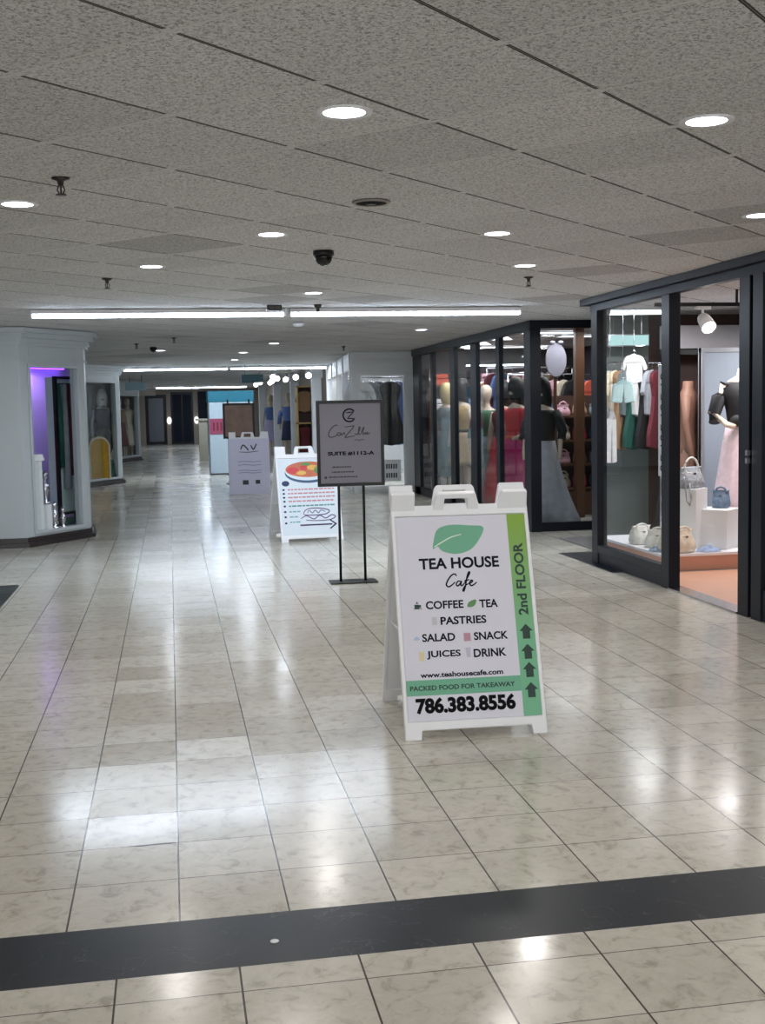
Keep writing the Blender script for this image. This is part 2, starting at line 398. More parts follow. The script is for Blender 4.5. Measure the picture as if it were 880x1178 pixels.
def shop_corner(A, B, y_end, win, xfar, wname, idx, yc, xd):
    """white shop corner: cross wall up to A, angled window face A-B, corridor face from B; win=(u0,u1,z0,z1)"""
    A = Vector(A); B = Vector(B); d = (B-A); ln = d.length; d = d/ln; n = Vector((-d.y, d.x))   # n points inward
    M = Matrix(((d.x, n.x, 0, A.x), (d.y, n.y, 0, A.y), (0, 0, 1, 0), (0, 0, 0, 1)))
    u0, u1, z0, z1 = win; t = .09; ztop = H+.004
    mb = MB()
    mb.box(0, 0, 0, u0, t, ztop, M); mb.box(u1, 0, 0, ln, t, ztop, M); mb.box(u0, 0, 0, u1, t, z0, M); mb.box(u0, 0, z1, u1, t, ztop, M)
    mb.box(xfar, A.y, 0, A.x, A.y+.1, ztop)
    mb.poly([(B.x, B.y), (B.x, yc), (xd, y_end), (xd-.08, y_end), (B.x-.08, yc), (B.x-.08, B.y)], 0, ztop)
    mb.box(xfar, y_end, 0, xd, y_end+.1, ztop)
    # window architrave
    for (a, b, c, e) in ((u0-.035, z0-.035, u1+.035, z0), (u0-.035, z1, u1+.035, z1+.035), (u0-.035, z0, u0, z1), (u1, z0, u1+.035, z1)):
        mb.box(a, -.018, b, c, 0, e, M)
    w = struct(wname, mb, 'shop_paint', bevel=.004)
    plan = [(xfar, A.y), (A.x, A.y), (B.x, B.y), (B.x, yc), (xd, y_end), (xfar, y_end)]
    cr = MB()
    for k, (za, zb, of) in enumerate(((1.97, 1.995, .015), (2.12, 2.15, .03), (2.15, 2.2, .05), (2.2, 2.25, .1), (2.25, 2.3, .15))):
        b_ = block('c', plan, za, zb, None, of); cr.add(b_.v, b_.f)
    struct('trim_%d' % idx, cr, 'shop_paint')
    p = block('p', plan, 0, .045, None, .055); q = block('p', plan, .045, .1, None, .02); p.add(q.v, q.f)
    struct('baseboard_left', p, 'stone_plinth')
    g = MB().box(u0, .04, z0, u1, .048, z1, M)
    g2 = struct('window_%d' % idx, g, GLASS)
    return M, w

L1, wl = shop_corner((-1.53, 12.9), (-.93, 13.76), 18., (.15, .91, .155, 1.9), -6.5, 'wall_left', 1, 14.02, -1.35)
L2, w2_ = shop_corner((-1.62, 22.7), (-.96, 23.9), 27., (.12, 1.2, .14, 1.97), -3.4, 'wall_left', 2, 24.15, -1.3)
L3, w3_ = shop_corner((-1.5, 33.2), (-.86, 35.2), 41., (.15, 1.9, .16, 1.85), -3.4, 'wall_left', 3, 35.5, -1.3)
# recessed walls between the corners
struct('wall_left', MB().box(-3.5, 18.1, 0, -3.4, 56, H), 'tan_paint')
# end of the hall
eb = MB().box(-3.4, 51, 0, -1.0, 51.2, H).box(-.12, 51, 0, .06, 51.2, H).box(1.0, 51, 0, 7, 51.2, H).box(-1.0, 51, 2.1, -.12, 51.2, H).box(.06, 51, 2.2, 1.0, 51.2, H)
struct('wall_far', eb, 'tan_paint')
struct('window_6', MB().box(1.2, 50.94, .9, 2.4, 50.99, 2.2), C('navy_glass', (14, 24, 44), rough=.5, spec=.2))
d1 = struct('door_1', MB().poly(rect(-1.0, .0, -.12, 2.1), 51.0, 51.06, lambda a, b, w: (a, w, b), holes=[rect(-.87, .12, -.25, 1.95)]), 'black_metal')
MB().box(-.87, 51.02, .12, -.25, 51.04, 1.95).build('glazing', C('door_glass', (96, 106, 118), rough=.2), d1)
MB().tube([(-.3, 50.95, .95), (-.3, 50.95, 1.15)], .012).tube([(-.3, 51, .97), (-.3, 50.95, .97)], .008).tube([(-.3, 51, 1.13), (-.3, 50.95, 1.13)], .008).build('handle', 'chrome', d1)
d2 = struct('door_2', MB().poly(rect(.06, 0, 1.0, 2.2), 50.98, 51.05, lambda a, b, w: (a, w, b), holes=[rect(.14, .1, .5, 2.1), rect(.56, .1, .92, 2.1)]), 'black_metal')
MB().box(.14, 51, .1, .5, 51.02, 2.1).box(.56, 51, .1, .92, 51.02, 2.1).build('glazing', C('navy_glass', (14, 24, 44), rough=.5, spec=.2), d2)

# ------------------------------------------------------------------ right: black-framed shop A (x = 3.66)
XA = 3.66
def fr(name, mb, par, mat='black_frame', **k): return mb.build(name, mat, par, bevel=.003, **k)
sA = thing('storefront', 'tall black-framed glass shopfront with open doorway and display platform, nearest on the right', 'storefront', (XA, 8.3, 0))
def la(mb): return mb.build
def boxA(x0, y0, z0, x1, y1, z1, mb=None): return (mb or MB()).box(x0-XA, y0-8.3, z0, x1-XA, y1-8.3, z1)
fr('header', boxA(XA-.07, 3., 2.25, XA+.07, 10.05, 2.306), sA)
fr('header', boxA(XA-.02, 3., 2.19, XA+.05, 9.92, 2.25), sA)
for (a, b) in ((9.76, 9.9), (8.26, 8.4), (7.03, 7.17), (6.86, 6.99), (5.3, 5.42), (3.7, 3.82)):
    fr('mullion', boxA(XA-.02, a, 0, XA+.07, b, 2.2), sA)
fr('bottom_rail', boxA(XA-.01, 8.4, .0, XA+.06, 9.76, .1), sA); fr('bottom_rail', boxA(XA-.02, 8.4, .1, XA+.055, 9.76, .165), sA)
fr('bottom_rail', boxA(XA-.01, 5.42, 0, XA+.06, 6.86, .2), sA); fr('bottom_rail', boxA(XA-.01, 3.82, 0, XA+.06, 5.3, .2), sA)
boxA(XA+.01, 8.4, .16, XA+.018, 9.76, 2.2).build('glass_pane', GLASS, sA)
boxA(XA+.01, 5.42, .2, XA+.018, 6.86, 2.2).build('glass_pane', GLASS, sA)
boxA(XA+.01, 3.82, .2, XA+.018, 5.3, 2.2).build('glass_pane', GLASS, sA)
boxA(XA-.03, 7.17, 0, XA+.1, 8.26, .014).build('threshold', 'chrome', sA)
lk = MB(); lk.box(-.045, 7.0-8.3, 1.0, -.02, 7.03-8.3, 1.035).box(-.045, 7.0-8.3, 1.05, -.02, 7.03-8.3, 1.085)
lk.build('lock', 'chrome', sA, label='pair of small chrome lock cylinders')
# angled end of shop A behind the corner post
SM = Matrix.Translation((.04, 1.62, 0)) @ Matrix.Rotation(math.atan2(1.8, .67), 4, 'Z')
fr('side_frame', MB().box(0, -.03, 0, 1.9, .03, .12, SM).box(0, -.03, 2.2, 1.9, .03, 2.306, SM), sA)
MB().box(0, -.004, .12, 1.9, .004, 2.2, SM).build('glass_pane', GLASS, sA)
# interior shell
struct('wall_right', MB().box(4.95, 11.75, 0, 9, 11.85, H), 'brown_wall')
struct('wall_right', MB().box(4.4, 11.75, 0, 4.95, 11.85, H), C('grey_green', (118, 126, 124)))
struct('wall_right', MB().box(7.4, -5, 0, 7.5, 11.75, H), 'brown_wall')
struct('floor', MB().box(XA+.1, 4, .002, 7.4, 9.0, .012), 'warm_floor')
struct('floor', MB().box(3.95, 9.0, .002, 7.4, 11.7, .012), C('grey_tile', (120, 118, 118), rough=.3))
struct('trim_10', MB().box(4.9, 11.3, 1.87, 7.4, 11.35, 1.93), 'black_metal')
struct('trim_11', MB().box(4.9, 11.25, 1.93, 7.4, 11.35, 2.16), C('grey_beam', (150, 148, 152)))
pl = thing('display_platform', 'low white-topped display platform inside the nearest shop, front edge painted peach as if orange-lit', 'platform', (4.9, 9.8, 0))
MB().box(-.96, -.74, .012, 1.3, .75, .13).build('base', 'warm_lit_ply', pl)
MB().box(-.965, -.75, .13, 1.31, .76, .152).build('top', C('white_gloss', (238, 236, 240), rough=.25), pl, label='white top board')
def plinth(x, y, w, h, rz, label):
    o = MB().box(-w/2, -w/2, 0, w/2, w/2, h).build('plinth', 'white_paint', bevel=.004); o.location = (x, y, .153); o.rotation_euler = (0, 0, rz)
    return tag(o, label, 'plinth', 'white plinths in the shop display')
plinth(4.36, 9.45, .21, .51, radians(-52), 'tall narrow white plinth holding the grey and white handbag')
plinth(4.59, 9.41, .3, .33, radians(-50), 'short wide white plinth holding the small blue bag')
pn = thing('partition_panel', 'tall grey free-standing partition panel behind the display plinths', 'panel', (5.5, 10.55, 0))
MB().box(-.53, 0, .153, .9, .04, 1.86).build('board', 'grey_panel', pn)
MB().box(-.53, -.02, .153, -.5, .06, 1.9).box(-.53, -.01, 1.86, .9, .05, 1.9).build('frame', C('silver_trim', (170, 174, 180), rough=.3, metal=.6), pn)

# ------------------------------------------------------------------ bags
def bag(name, loc, w, d, h, mat, label, rz=0, handle=True, slouch=.0, hm=None, hh=.5):
    t = thing(name, label, 'handbag', loc, rz, None)
    mb = MB()
    mb.loft([(0, w*.4, d*.36, 0, 0, .55), (.03*h, w*.5, d*.48, 0, 0, .6), (h*.22, w*.56, d*.54, slouch*.3*w, 0, .75), (h*.45, w*.53, d*.48, slouch*.6*w, 0, .8), (h*.7, w*.47, d*.3, slouch*w, .01, .85), (h*.88, w*.46, d*.14, slouch*w, 0, .9), (h*.96, w*.5, d*.07, slouch*w, -.004, 1), (h*.9, w*.43, d*.03, slouch*w, 0, 1)], n=32, pleat=.1, pn=9, phase=w*40)
    mb.build('body', mat, t, smooth=True)
    if handle:
        a = []
        for k in range(13):
            th = pi*k/12; a.append((slouch*w-w*.34*cos(th), -.01, h*.8+h*(hh+.14)*sin(th)))
        MB().tube(a, .009, 8).build('handle', hm or mat, t, smooth=True)
    MB().loft([(h*.66, w*.475, d*.33, slouch*w, .01, .85), (h*.71, w*.472, d*.3, slouch*w, .01, .85)], n=32).build('seam_band', hm or mat, t, smooth=True)
    MB().box(-.012, -d*.36, h*.62, .012, -d*.3, h*.7).build('clasp', 'chrome', t)
    return t
C('bag_grey', (150, 156, 164), rough=.5, var=.8, scale=45, bump=.4); C('bag_white', (214, 212, 206), rough=.5, var=.3, scale=40, bump=.3)
C('bag_cream', (214, 202, 184), rough=.55, var=.3, scale=30, bump=.3); C('bag_blue', (104, 124, 148), rough=.5, var=.6, scale=45, bump=.3)
C('cloth_blue', (150, 170, 204), rough=.7, var=.25, scale=20)
b1 = bag('handbag', (4.36, 9.45, .664), .24, .15, .19, 'bag_grey', 'grey and white patterned handbag with pale handle on the tall plinth', radians(20), hm='bag_white', hh=.42)
MB().tube([(-.1, -.03, .1), (-.135, -.08, .02), (-.14, -.1, -.1), (-.115, -.11, -.14), (-.09, -.1, -.08), (-.08, -.07, .05)], .006).build('strap', 'bag_grey', b1, smooth=True)
bag('handbag', (4.64, 9.45, .484), .14, .12, .16, 'bag_blue', 'small steel-blue handbag on the short plinth', radians(-35), hh=.18)
bag('handbag', (4.16, 9.16, .153), .2, .15, .2, 'bag_cream', 'cream handbag standing at the foot of the tall plinth', .3, hh=.12)
bag('handbag', (4.07, 9.83, .153), .19, .16, .17, 'bag_white', 'white handbag with ribbed side, farthest left of the bags on the platform', .2, hh=.1)
bag('handbag', (4.1, 9.56, .153), .2, .17, .16, 'bag_white', 'round slouchy white handbag in the window, second from the left on the platform', -.3, slouch=.1, hh=.12)
bag('handbag', (4.08, 9.25, .153), .17, .16, .2, 'bag_cream', 'off-white dome handbag beside the window mullion', .5, hh=.1)
def cloth_heap(loc, w, d, h, mat, label, seed=1):
    r = random.Random(seed); mb = MB(); n = 14; vs = []
    for i in range(n+1):
        for j in range(n+1):
            a, b = i/n*2-1, j/n*2-1; q = max(0, 1-(a*a+b*b)); vs.append((a*w/2, b*d/2, h*q*(.6+.4*sin(7*a+seed)*cos(6*b))+.004*q))
    m0 = len(vs); vs += [(p[0], p[1], -.0) for p in vs]
    fs = [(i*(n+1)+j, (i+1)*(n+1)+j, (i+1)*(n+1)+j+1, i*(n+1)+j+1) for i in range(n) for j in range(n) if max(((i+.5)/n*2-1)**2+((j+.5)/n*2-1)**2, 0) < 1.02]
    o = MB().add(vs[:m0], fs).build('folded_scarf', mat, smooth=True); o.location = loc
    return tag(o, label, 'scarf')
cloth_heap((4.38, 9.14, .156), .22, .12, .06, 'cloth_blue', 'crumpled pale blue scarf lying in front of the plinths')
cloth_heap((4.0, 9.3, .156), .14, .2, .05, 'bag_blue', 'crumpled grey-blue scarf lying by the window glass', 4)

# ------------------------------------------------------------------ mannequins
def mannequin(loc, rz, label, skin='skin_plaster', hair=None, top=None, skirt=None, sleeves=None, belt=None, head=True, flare=.22, hem=.12, s=1., bow=None, train=0., name='mannequin', base=True, armpose=0, neck=1.33, waist=.98):
    t = thing(name, label, 'mannequin', loc, rz)
    f = lambda x, y, z: (x*s, y*s, z*s)
    mb = MB()
    # continuous body: torso, neck, head
    R_ = [(.78, .15, .1, 0, 0), (.86, .165, .11, 0, 0), (1.0, .12, .085, 0, 0), (1.1, .13, .09, 0, 0), (1.2, .155, .105, 0, -.01), (1.28, .165, .095, 0, 0), (1.34, .13, .07, 0, 0), (1.38, .06, .05, 0, 0), (1.44, .045, .045, 0, 0)]
    if head: R_ += [(1.47, .055, .06, 0, -.01), (1.5, .07, .085, 0, -.015), (1.56, .078, .095, 0, -.01), (1.62, .072, .088, 0, 0), (1.66, .045, .055, 0, 0), (1.675, .01, .012, 0, 0)]
    mb.loft(R_, n=16)
    for sx in (-1, 1):
        mb.tube([(sx*.08, 0, .84), (sx*.09, -.01, .5), (sx*.085, .0, .3), (sx*.085, 0, .08), (sx*.085, -.02, .03), (sx*.09, -.13, .02)], [.08, .055, .05, .032, .035, .02], 10)
        if armpose and sx == armpose: A_ = [(sx*.15, 0, 1.3), (sx*.26, 0, 1.08), (sx*.16, -.14, .98), (sx*.1, -.18, .96)]
        else: A_ = [(sx*.15, 0, 1.3), (sx*.21, 0, 1.08), (sx*.22, -.04, .86), (sx*.215, -.06, .76)]
        mb.tube(A_, [.045, .035, .027, .02], 8)
    mb.build('body', skin, t, smooth=True, f=f)
    if hair: MB().loft([(1.36, .085, .06, 0, .03), (1.45, .1, .095, 0, .015), (1.56, .1, .112, 0, .0), (1.64, .085, .1, 0, .0), (1.7, .055, .06, 0, .0), (1.715, .01, .01, 0, .0)], n=16, pleat=.04).build('hair', hair, t, smooth=True, f=f)
    if top:
        m = MB().loft([(waist-.04, .14, .105, 0, 0), (1.0, .132, .1, 0, 0), (1.1, .145, .105, 0, 0), (1.2, .17, .12, 0, -.01), (1.28, .18, .108, 0, 0), (neck, .14, .08, 0, 0)], n=20, pleat=.0)
        if sleeves:
            for sx in (-1, 1): m.tube([(sx*.14, 0, 1.31), (sx*.2, 0, 1.2), (sx*.235, 0, 1.08), (sx*.24, -.04, sleeves)], [.06, .062, .055, .05], 10)
        m.build('top', top, t, smooth=True, f=f)
    if skirt:
        n = 7; R_ = []
        for k in range(n+1):
            q = k/n; R_.append((waist-(waist-hem)*q, .14+flare*q**.85, .11+(flare*.85)*q**.85, train*q*q, 0))
        MB().loft(R_, n=44, pleat=.07, pn=11).build('skirt', skirt, t, smooth=True, f=f)
    if belt: MB().loft([(waist-.02, .148, .115, 0, 0), (waist+.02, .142, .11, 0, 0)], n=20).build('belt', belt, t, smooth=True, f=f)
    if bow: MB().ball((-.07, -.13, waist+.03), .07, .03, .05).ball((.07, -.13, waist+.03), .07, .03, .05).build('bow', bow, t, smooth=True, f=f)
    if base: MB().lathe([(.16, 0), (.16, .012), (.02, .018), (.012, .03), (.012, .5*s), (0, .5*s)], 24).build('stand', 'chrome', t, smooth=False)
    return t
for k, c in dict(f_black=(20, 19, 22), f_red=(190, 44, 56), f_orange=(206, 92, 66), f_magenta=(178, 30, 100), f_beige=(178, 158, 128), f_grey=(108, 118, 122), f_white=(222, 222, 224), f_pink=(226, 176, 190), f_navy=(38, 48, 84), f_blue=(92, 118, 176), f_teal=(110, 160, 168), f_green=(64, 100, 76), f_cream=(220, 208, 184), f_yellow=(206, 160, 44), f_tan=(158, 124, 92), f_wine=(104, 34, 46), f_aqua=(196, 224, 226), f_dgreen=(26, 84, 72), f_lilac=(180, 170, 206), f_silver=(160, 164, 172)).items():
    C(k, c, rough=.7, var=.22, scale=14, bump=.25)
FL = pm('f_floral', (228, 204, 210), rough=.6, var=.25, scale=16); MT['f_floral'] = FL
# shop A
mannequin((4.98, 9.72, .153), radians(-15), 'mannequin in a black jacket over a pale pink floral dress beside the doorway', hair=None, head=False, top='f_black', sleeves=1.0, skirt='f_floral', bow='f_black', flare=.1, hem=.25, s=1.06, armpose=-1)
mannequin((4.98, 10.85, .012), radians(60), 'bare brown mannequin standing in front of the dark brown wall', skin='brown_skin', top=None, skirt=None, s=1.1, head=False)
# track light
def track_head(loc, rz, label, s=1., mat='white_plastic', tilt=.7, group=None):
    t = thing('track_light', label, 'spotlight', loc, rz, group)
    MB().box(-.05*s, -.02*s, -.02*s, .05*s, .02*s, 0).build('adapter', mat, t)
    MB().tube([(0, 0, -.02*s), (0, 0, -.07*s)], .008*s).build('stem', mat, t)
    c = MB().lathe([(.0, 0), (.035*s, 0), (.042*s, .02*s), (.05*s, .12*s), (.046*s, .12*s), (.04*s, .1*s)], 16).build('lamp_head', mat, t, smooth=True)
    c.matrix_local = Matrix.Translation((0, 0, -.07*s)) @ Matrix.Rotation(pi-tilt, 4, 'X')
    l = MB().lathe([(0, .113*s), (.044*s, .113*s), (.044*s, .117*s), (0, .117*s)], 16).build('lens', SPOT_E, c)
    return t
o = MB().box(3.9, 9.1, 2.17, 7.3, 9.14, 2.2); tk = o.build('light_track', 'black_metal'); tag(tk, 'black ceiling light track inside the nearest shop', 'light track')
tr = MB().box(4.6, 9.12, 2.2, 4.62, 9.13, H).box(6.4, 9.12, 2.2, 6.42, 9.13, H).build('hanger_rod', 'black_metal', tk)
track_head((4.31, 9.12, 2.17), radians(0), 'white track spotlight hanging in the open shop doorway', 1.25, tilt=.9)
track_head((5.4, 9.12, 2.17), radians(0), 'white track spotlight behind the black door stile of the nearest shop', 1.25, tilt=.7)

# ------------------------------------------------------------------ hanging garments
def garment_mesh(kind):
    P = dict(
        shirt=[(-.06, 0), (.06, 0), (.2, -.05), (.3, -.3), (.22, -.34), (.17, -.2), (.18, -.6), (-.18, -.6), (-.17, -.2), (-.22, -.34), (-.3, -.3), (-.2, -.05)],
        dress=[(-.05, 0), (.05, 0), (.17, -.04), (.19, -.16), (.13, -.36), (.2, -.7), (.27, -1.05), (-.27, -1.05), (-.2, -.7), (-.13, -.36), (-.19, -.16), (-.17, -.04)],
        shorts=[(-.17, 0), (.17, 0), (.21, -.32), (.02, -.34), (0, -.14), (-.02, -.34), (-.21, -.32)],
        trousers=[(-.15, 0), (.15, 0), (.17, -.95), (.03, -.96), (0, -.3), (-.03, -.96), (-.17, -.95)])[kind]
    return P if kind in ('shorts', 'trousers') else bez(P, 2)
GM = {}
def garment(kind, loc, rz, mat, label, group=None, s=1., cord=False):
    t = thing('hanging_'+kind, label, {'shirt': 'shirt', 'dress': 'dress', 'shorts': 'shorts', 'trousers': 'trousers'}[kind], loc, rz, group)
    m = MB().poly(garment_mesh(kind), -.022, .022, lambda a, b, w: (a*s, w, (b-.07)*s))
    m.build('cloth', mat, t, bevel=.012)
    MB().tube([(-.17*s, 0, -.11*s), (0, 0, -.045*s), (.17*s, 0, -.11*s)], .005).tube([(0, 0, -.045*s), (0, 0, -.01), (.015, 0, .008), (0, 0, .018), (-.012, 0, .01)], .003, 6).build('hanger', 'chrome', t)
    if cord: MB().tube([(0, 0, .018), (0, 0, H-loc[2])], .0025, 6).build('cord', 'chrome', t)
    return t
# shop A rail seen through its first pane
def rail(x0, x1, y, z, label, floor=True):
    t = thing('clothes_rail', label, 'clothes rail', ((x0+x1)/2, y, 0)); h = (x1-x0)/2
    MB().tube([(-h, 0, z), (h, 0, z)], .012).build('rail', 'chrome', t, smooth=True)
    for sx in (-1, 1):
        MB().tube([(sx*h, 0, .02), (sx*h, 0, z)], .014).build('post', 'chrome', t, smooth=True)
        MB().box(sx*h-.02, -.22, .0, sx*h+.02, .22, .03).build('foot', 'chrome', t)
    return t
rail(4.25, 4.85, 11.2, 1.78, 'chrome clothes rail behind the first pane of the nearest shop').location.z = .012
for k, (x, kind, m, cn) in enumerate(((4.30, 'shirt', 'f_silver', 'silver-grey shirt'), (4.365, 'shirt', 'f_cream', 'cream shirt'), (4.43, 'dress', 'f_tan', 'tan dress'), (4.495, 'shirt', 'f_grey', 'grey shirt'), (4.56, 'dress', 'f_dgreen', 'dark green dress'), (4.625, 'shirt', 'f_white', 'white shirt'), (4.69, 'dress', 'f_black', 'black dress'), (4.755, 'shirt', 'f_silver', 'second silver-grey shirt'), (4.81, 'dress', 'f_wine', 'wine-coloured dress'))):
    garment(kind, (x, 11.2-.0, 1.765), radians(40), m, '%s on the chrome rail, %s hanger from the left' % (cn, ORD[k]), None, .72)
garment('shorts', (4.27, 10.75, 1.62), radians(-8), 'f_aqua', 'pale aqua shorts hung high behind the first pane', None, .55, cord=True)
garment('shirt', (4.4, 10.8, 1.88), radians(-8), 'f_white', 'white short-sleeved shirt hung highest behind the first pane', None, .42, cord=True)
garment('trousers', (4.2, 10.9, 1.28), radians(30), 'f_white', 'short white trousers hanging low behind the first pane', None, .45, cord=True)

# white vertical window banner with worn black characters
bn = thing('window_banner', 'narrow white vertical banner with black characters behind the first shop pane', 'banner', (3.72, 8.57, 0))
MB().box(0, -.07, .83, .004, .07, 1.68).build('sheet', 'white_paint', bn)
rr = random.Random(5)
for k in range(10):
    z = .87+k*.078; mk = MB()
    f = lambda a, b, w: (-.001-w, -a, b)
    if k % 3 == 0: mk.poly([(.03*cos(t*pi/8), z+.022+.024*sin(t*pi/8)) for t in range(16)], 0, .001, f, holes=[[(.016*cos(t*pi/8), z+.022+.013*sin(t*pi/8)) for t in range(16)]])
    elif k % 3 == 1: mk.poly(rect(-.026, z, -.014, z+.045), 0, .001, f).poly(rect(.014, z, .026, z+.045), 0, .001, f).poly(rect(-.014, z+.0, .014, z+.012), 0, .001, f)
    else: mk.poly(rect(-.006, z, .006, z+.045), 0, .001, f).poly(rect(-.026, z+.034, -.006, z+.045), 0, .001, f).poly(rect(.006, z+.034, .026, z+.045), 0, .001, f)
    mk.build('character', 'ink_black', bn)
MB().tube([(.002, -.08, 1.68), (.002, .08, 1.68)], .006).tube([(.002, 0, 1.68), (.002, 0, 2.2)], .002, 6).build('hanging_rod', 'chrome', bn)
# glowing box standing in for a sign reflected in the pane
lb = thing('sign_reflection_box', 'small pale glowing box, added for a sign reflection, hanging above the clothes in the nearest shop', 'sign', (4.62, 11.5, 0))
MB().box(-.22, -.03, 1.97, .22, .03, 2.09).build('case', 'chrome', lb); MB().box(-.21, -.036, 1.98, .21, -.03, 2.08).build('face', emis('aqua_face', (190, 232, 232), .9), lb)
MB().tube([(-.15, 0, 2.09), (-.15, 0, H)], .004).tube([(.15, 0, 2.09), (.15, 0, H)], .004).build('rod', 'chrome', lb)

# ------------------------------------------------------------------ shop B, middle right
XB = 3.9; YB = 12.45
sB = thing('storefront', 'long dark-framed glass shopfront full of dressed mannequins, middle of the right side', 'storefront', (XB, YB, 0))
def bB(x0, y0, z0, x1, y1, z1, mb=None): return (mb or MB()).box(x0-XB, y0-YB, z0, x1-XB, y1-YB, z1)
fr('header', bB(XB-.04, YB-.02, 2.2, XB+.06, 18.75, 2.306), sB); fr('header', bB(XB-.04, YB-.06, 2.22, 6.2, YB+.03, 2.306), sB)
fr('bottom_rail', bB(XB-.01, YB, 0, XB+.05, 18.7, .12), sB); fr('bottom_rail', bB(XB, YB-.02, 0, 6.2, YB+.04, .1), sB)
fr('corner_post', bB(XB-.03, YB-.04, 0, XB+.09, YB+.2, 2.22), sB)
for (a, b) in ((18.35, 18.7), (17.35, 17.5), (15.98, 16.25), (14.8, 15.1), (13.72, 13.88)):
    fr('mullion', bB(XB-.01, a, 0, XB+.05, b, 2.2), sB)
for x in (5.15, 6.15): fr('mullion', bB(x, YB-.02, 0, x+.06, YB+.04, 2.2), sB)
for (a, b) in ((17.5, 18.35), (16.25, 17.35), (15.1, 15.98), (13.88, 14.8), (12.65, 13.72)):
    bB(XB+.015, a, .12, XB+.023, b, 2.2).build('glass_pane', GLASS, sB)
bB(XB+.09, YB+.01, .1, 5.15, YB+.018, 2.22).build('glass_pane', GLASS, sB); bB(5.21, YB+.01, .1, 6.15, YB+.018, 2.22).build('glass_pane', GLASS, sB)
struct('wall_right', MB().box(6.6, YB, 0, 6.7, 19, H).box(XB, 18.75, 0, 6.6, 18.85, H).box(6.2, YB, 0, 6.6, YB+.1, H), 'dark_wall')
# shop B ceiling troffers
def troffer(loc, label, L_=1.1, W_=.28, rz=0):
    t = thing('ceiling_troffer', label, 'ceiling light', loc, rz, 'ceiling troffers in the mannequin shop')
    MB().poly(rect(-L_/2-.02, -W_/2-.02, L_/2+.02, W_/2+.02), -.014, 0, holes=[rect(-L_/2, -W_/2, L_/2, W_/2)]).build('frame', 'white_paint', t)
    MB().box(-L_/2, -W_/2, -.01, L_/2, W_/2, -.004).build('diffuser', PANEL_E, t)
    return t
for k, (x, y, r) in enumerate(((4.85, 13.35, .0), (4.55, 14.4, .1), (4.35, 15.35, 1.2), (4.4, 16.6, 1.2), (4.6, 17.8, 1.2), (5.7, 15.2, 0), (5.6, 13.6, 0))):
    troffer((x, y, H-.006), ['bright rectangular troffer just behind the cross pane of the mannequin shop', 'troffer over the black and white gown near the corner post', 'troffer over the magenta gown', 'troffer over the black-haired mannequin', 'troffer over the blonde mannequin', 'troffer over the back clothes rail', 'troffer over the wooden shelves'][k], rz=r)
# mannequins along the glass
mannequin((4.25, 18.0, 0), radians(-60), 'blonde mannequin in a dark top and grey skirt, farthest left behind the glass', hair='hair_blonde', top='f_grey', skirt='f_grey', flare=.1, hem=.3, s=1.03)
mannequin((4.24, 16.95, 0), radians(-60), 'black-haired mannequin in a black and gold wrap top, black belt and beige patterned skirt', hair='hair_black', top=pm('f_wrap', (176, 150, 104), rough=.5, var=.6, scale=9), skirt='f_beige', belt='f_black', flare=.1, hem=.5, s=1.05)
mannequin((4.24, 15.6, 0), radians(-50), 'mannequin in a grey-green outfit between the wide mullion and the red gown', hair=None, top='f_green', skirt='f_grey', flare=.08, hem=.25, s=1.0, sleeves=.95)
mannequin((4.3, 14.95, 0), radians(-50), 'mannequin in a long bright red gown behind the glass', hair='hair_black', top='f_wine', skirt='f_red', flare=.2, hem=.1, s=1.0)
mannequin((4.24, 14.2, 0), radians(-60), 'dark-haired mannequin in an orange-red bodice and magenta gown', hair='hair_black', top='f_red', skirt='f_magenta', flare=.13, hem=.12, s=1.02, sleeves=1.1, armpose=1, belt='f_orange')
mannequin((4.24, 13.12, 0), radians(-40), 'mannequin in a black jacket and long trailing silver-white gown beside the corner post', hair='hair_black', top='f_black', skirt='f_silver', flare=.11, hem=.03, s=1.0, sleeves=1.0, train=.2)
# round white fan display
fd = thing('fan_display', 'white oval paper fan with bow on a dark rod, high behind the cross pane', 'display', (4.56, 13.6, 0))
MB().poly([(.13*cos(t*pi/12), 1.92+.2*sin(t*pi/12)) for t in range(24)], -.012, .012, lambda a, b, w: (a, w, b)).build('fan', C('fan_paper', (168, 164, 178)), fd, bevel=.005)
MB().tube([(0, 0.03, 0), (0, .03, 2.1)], .02).build('rod', 'wood_brown', fd)
MB().ball((-.05, -.03, 2.13), .035, .02, .02).ball((.05, -.03, 2.13), .035, .02, .02).build('bow', 'fan_paper', fd, smooth=True)
MB().lathe([(.14, 0), (.14, .02), (.03, .03), (0, .03)], 20, (0, .03, 0)).build('base', 'wood_brown', fd)
tag(MB().box(4.88, 13.8, 0, 4.99, 13.9, H).build('timber_post', 'wood_brown', bevel=.006), 'square brown timber post behind the cross pane, floor to ceiling', 'post')
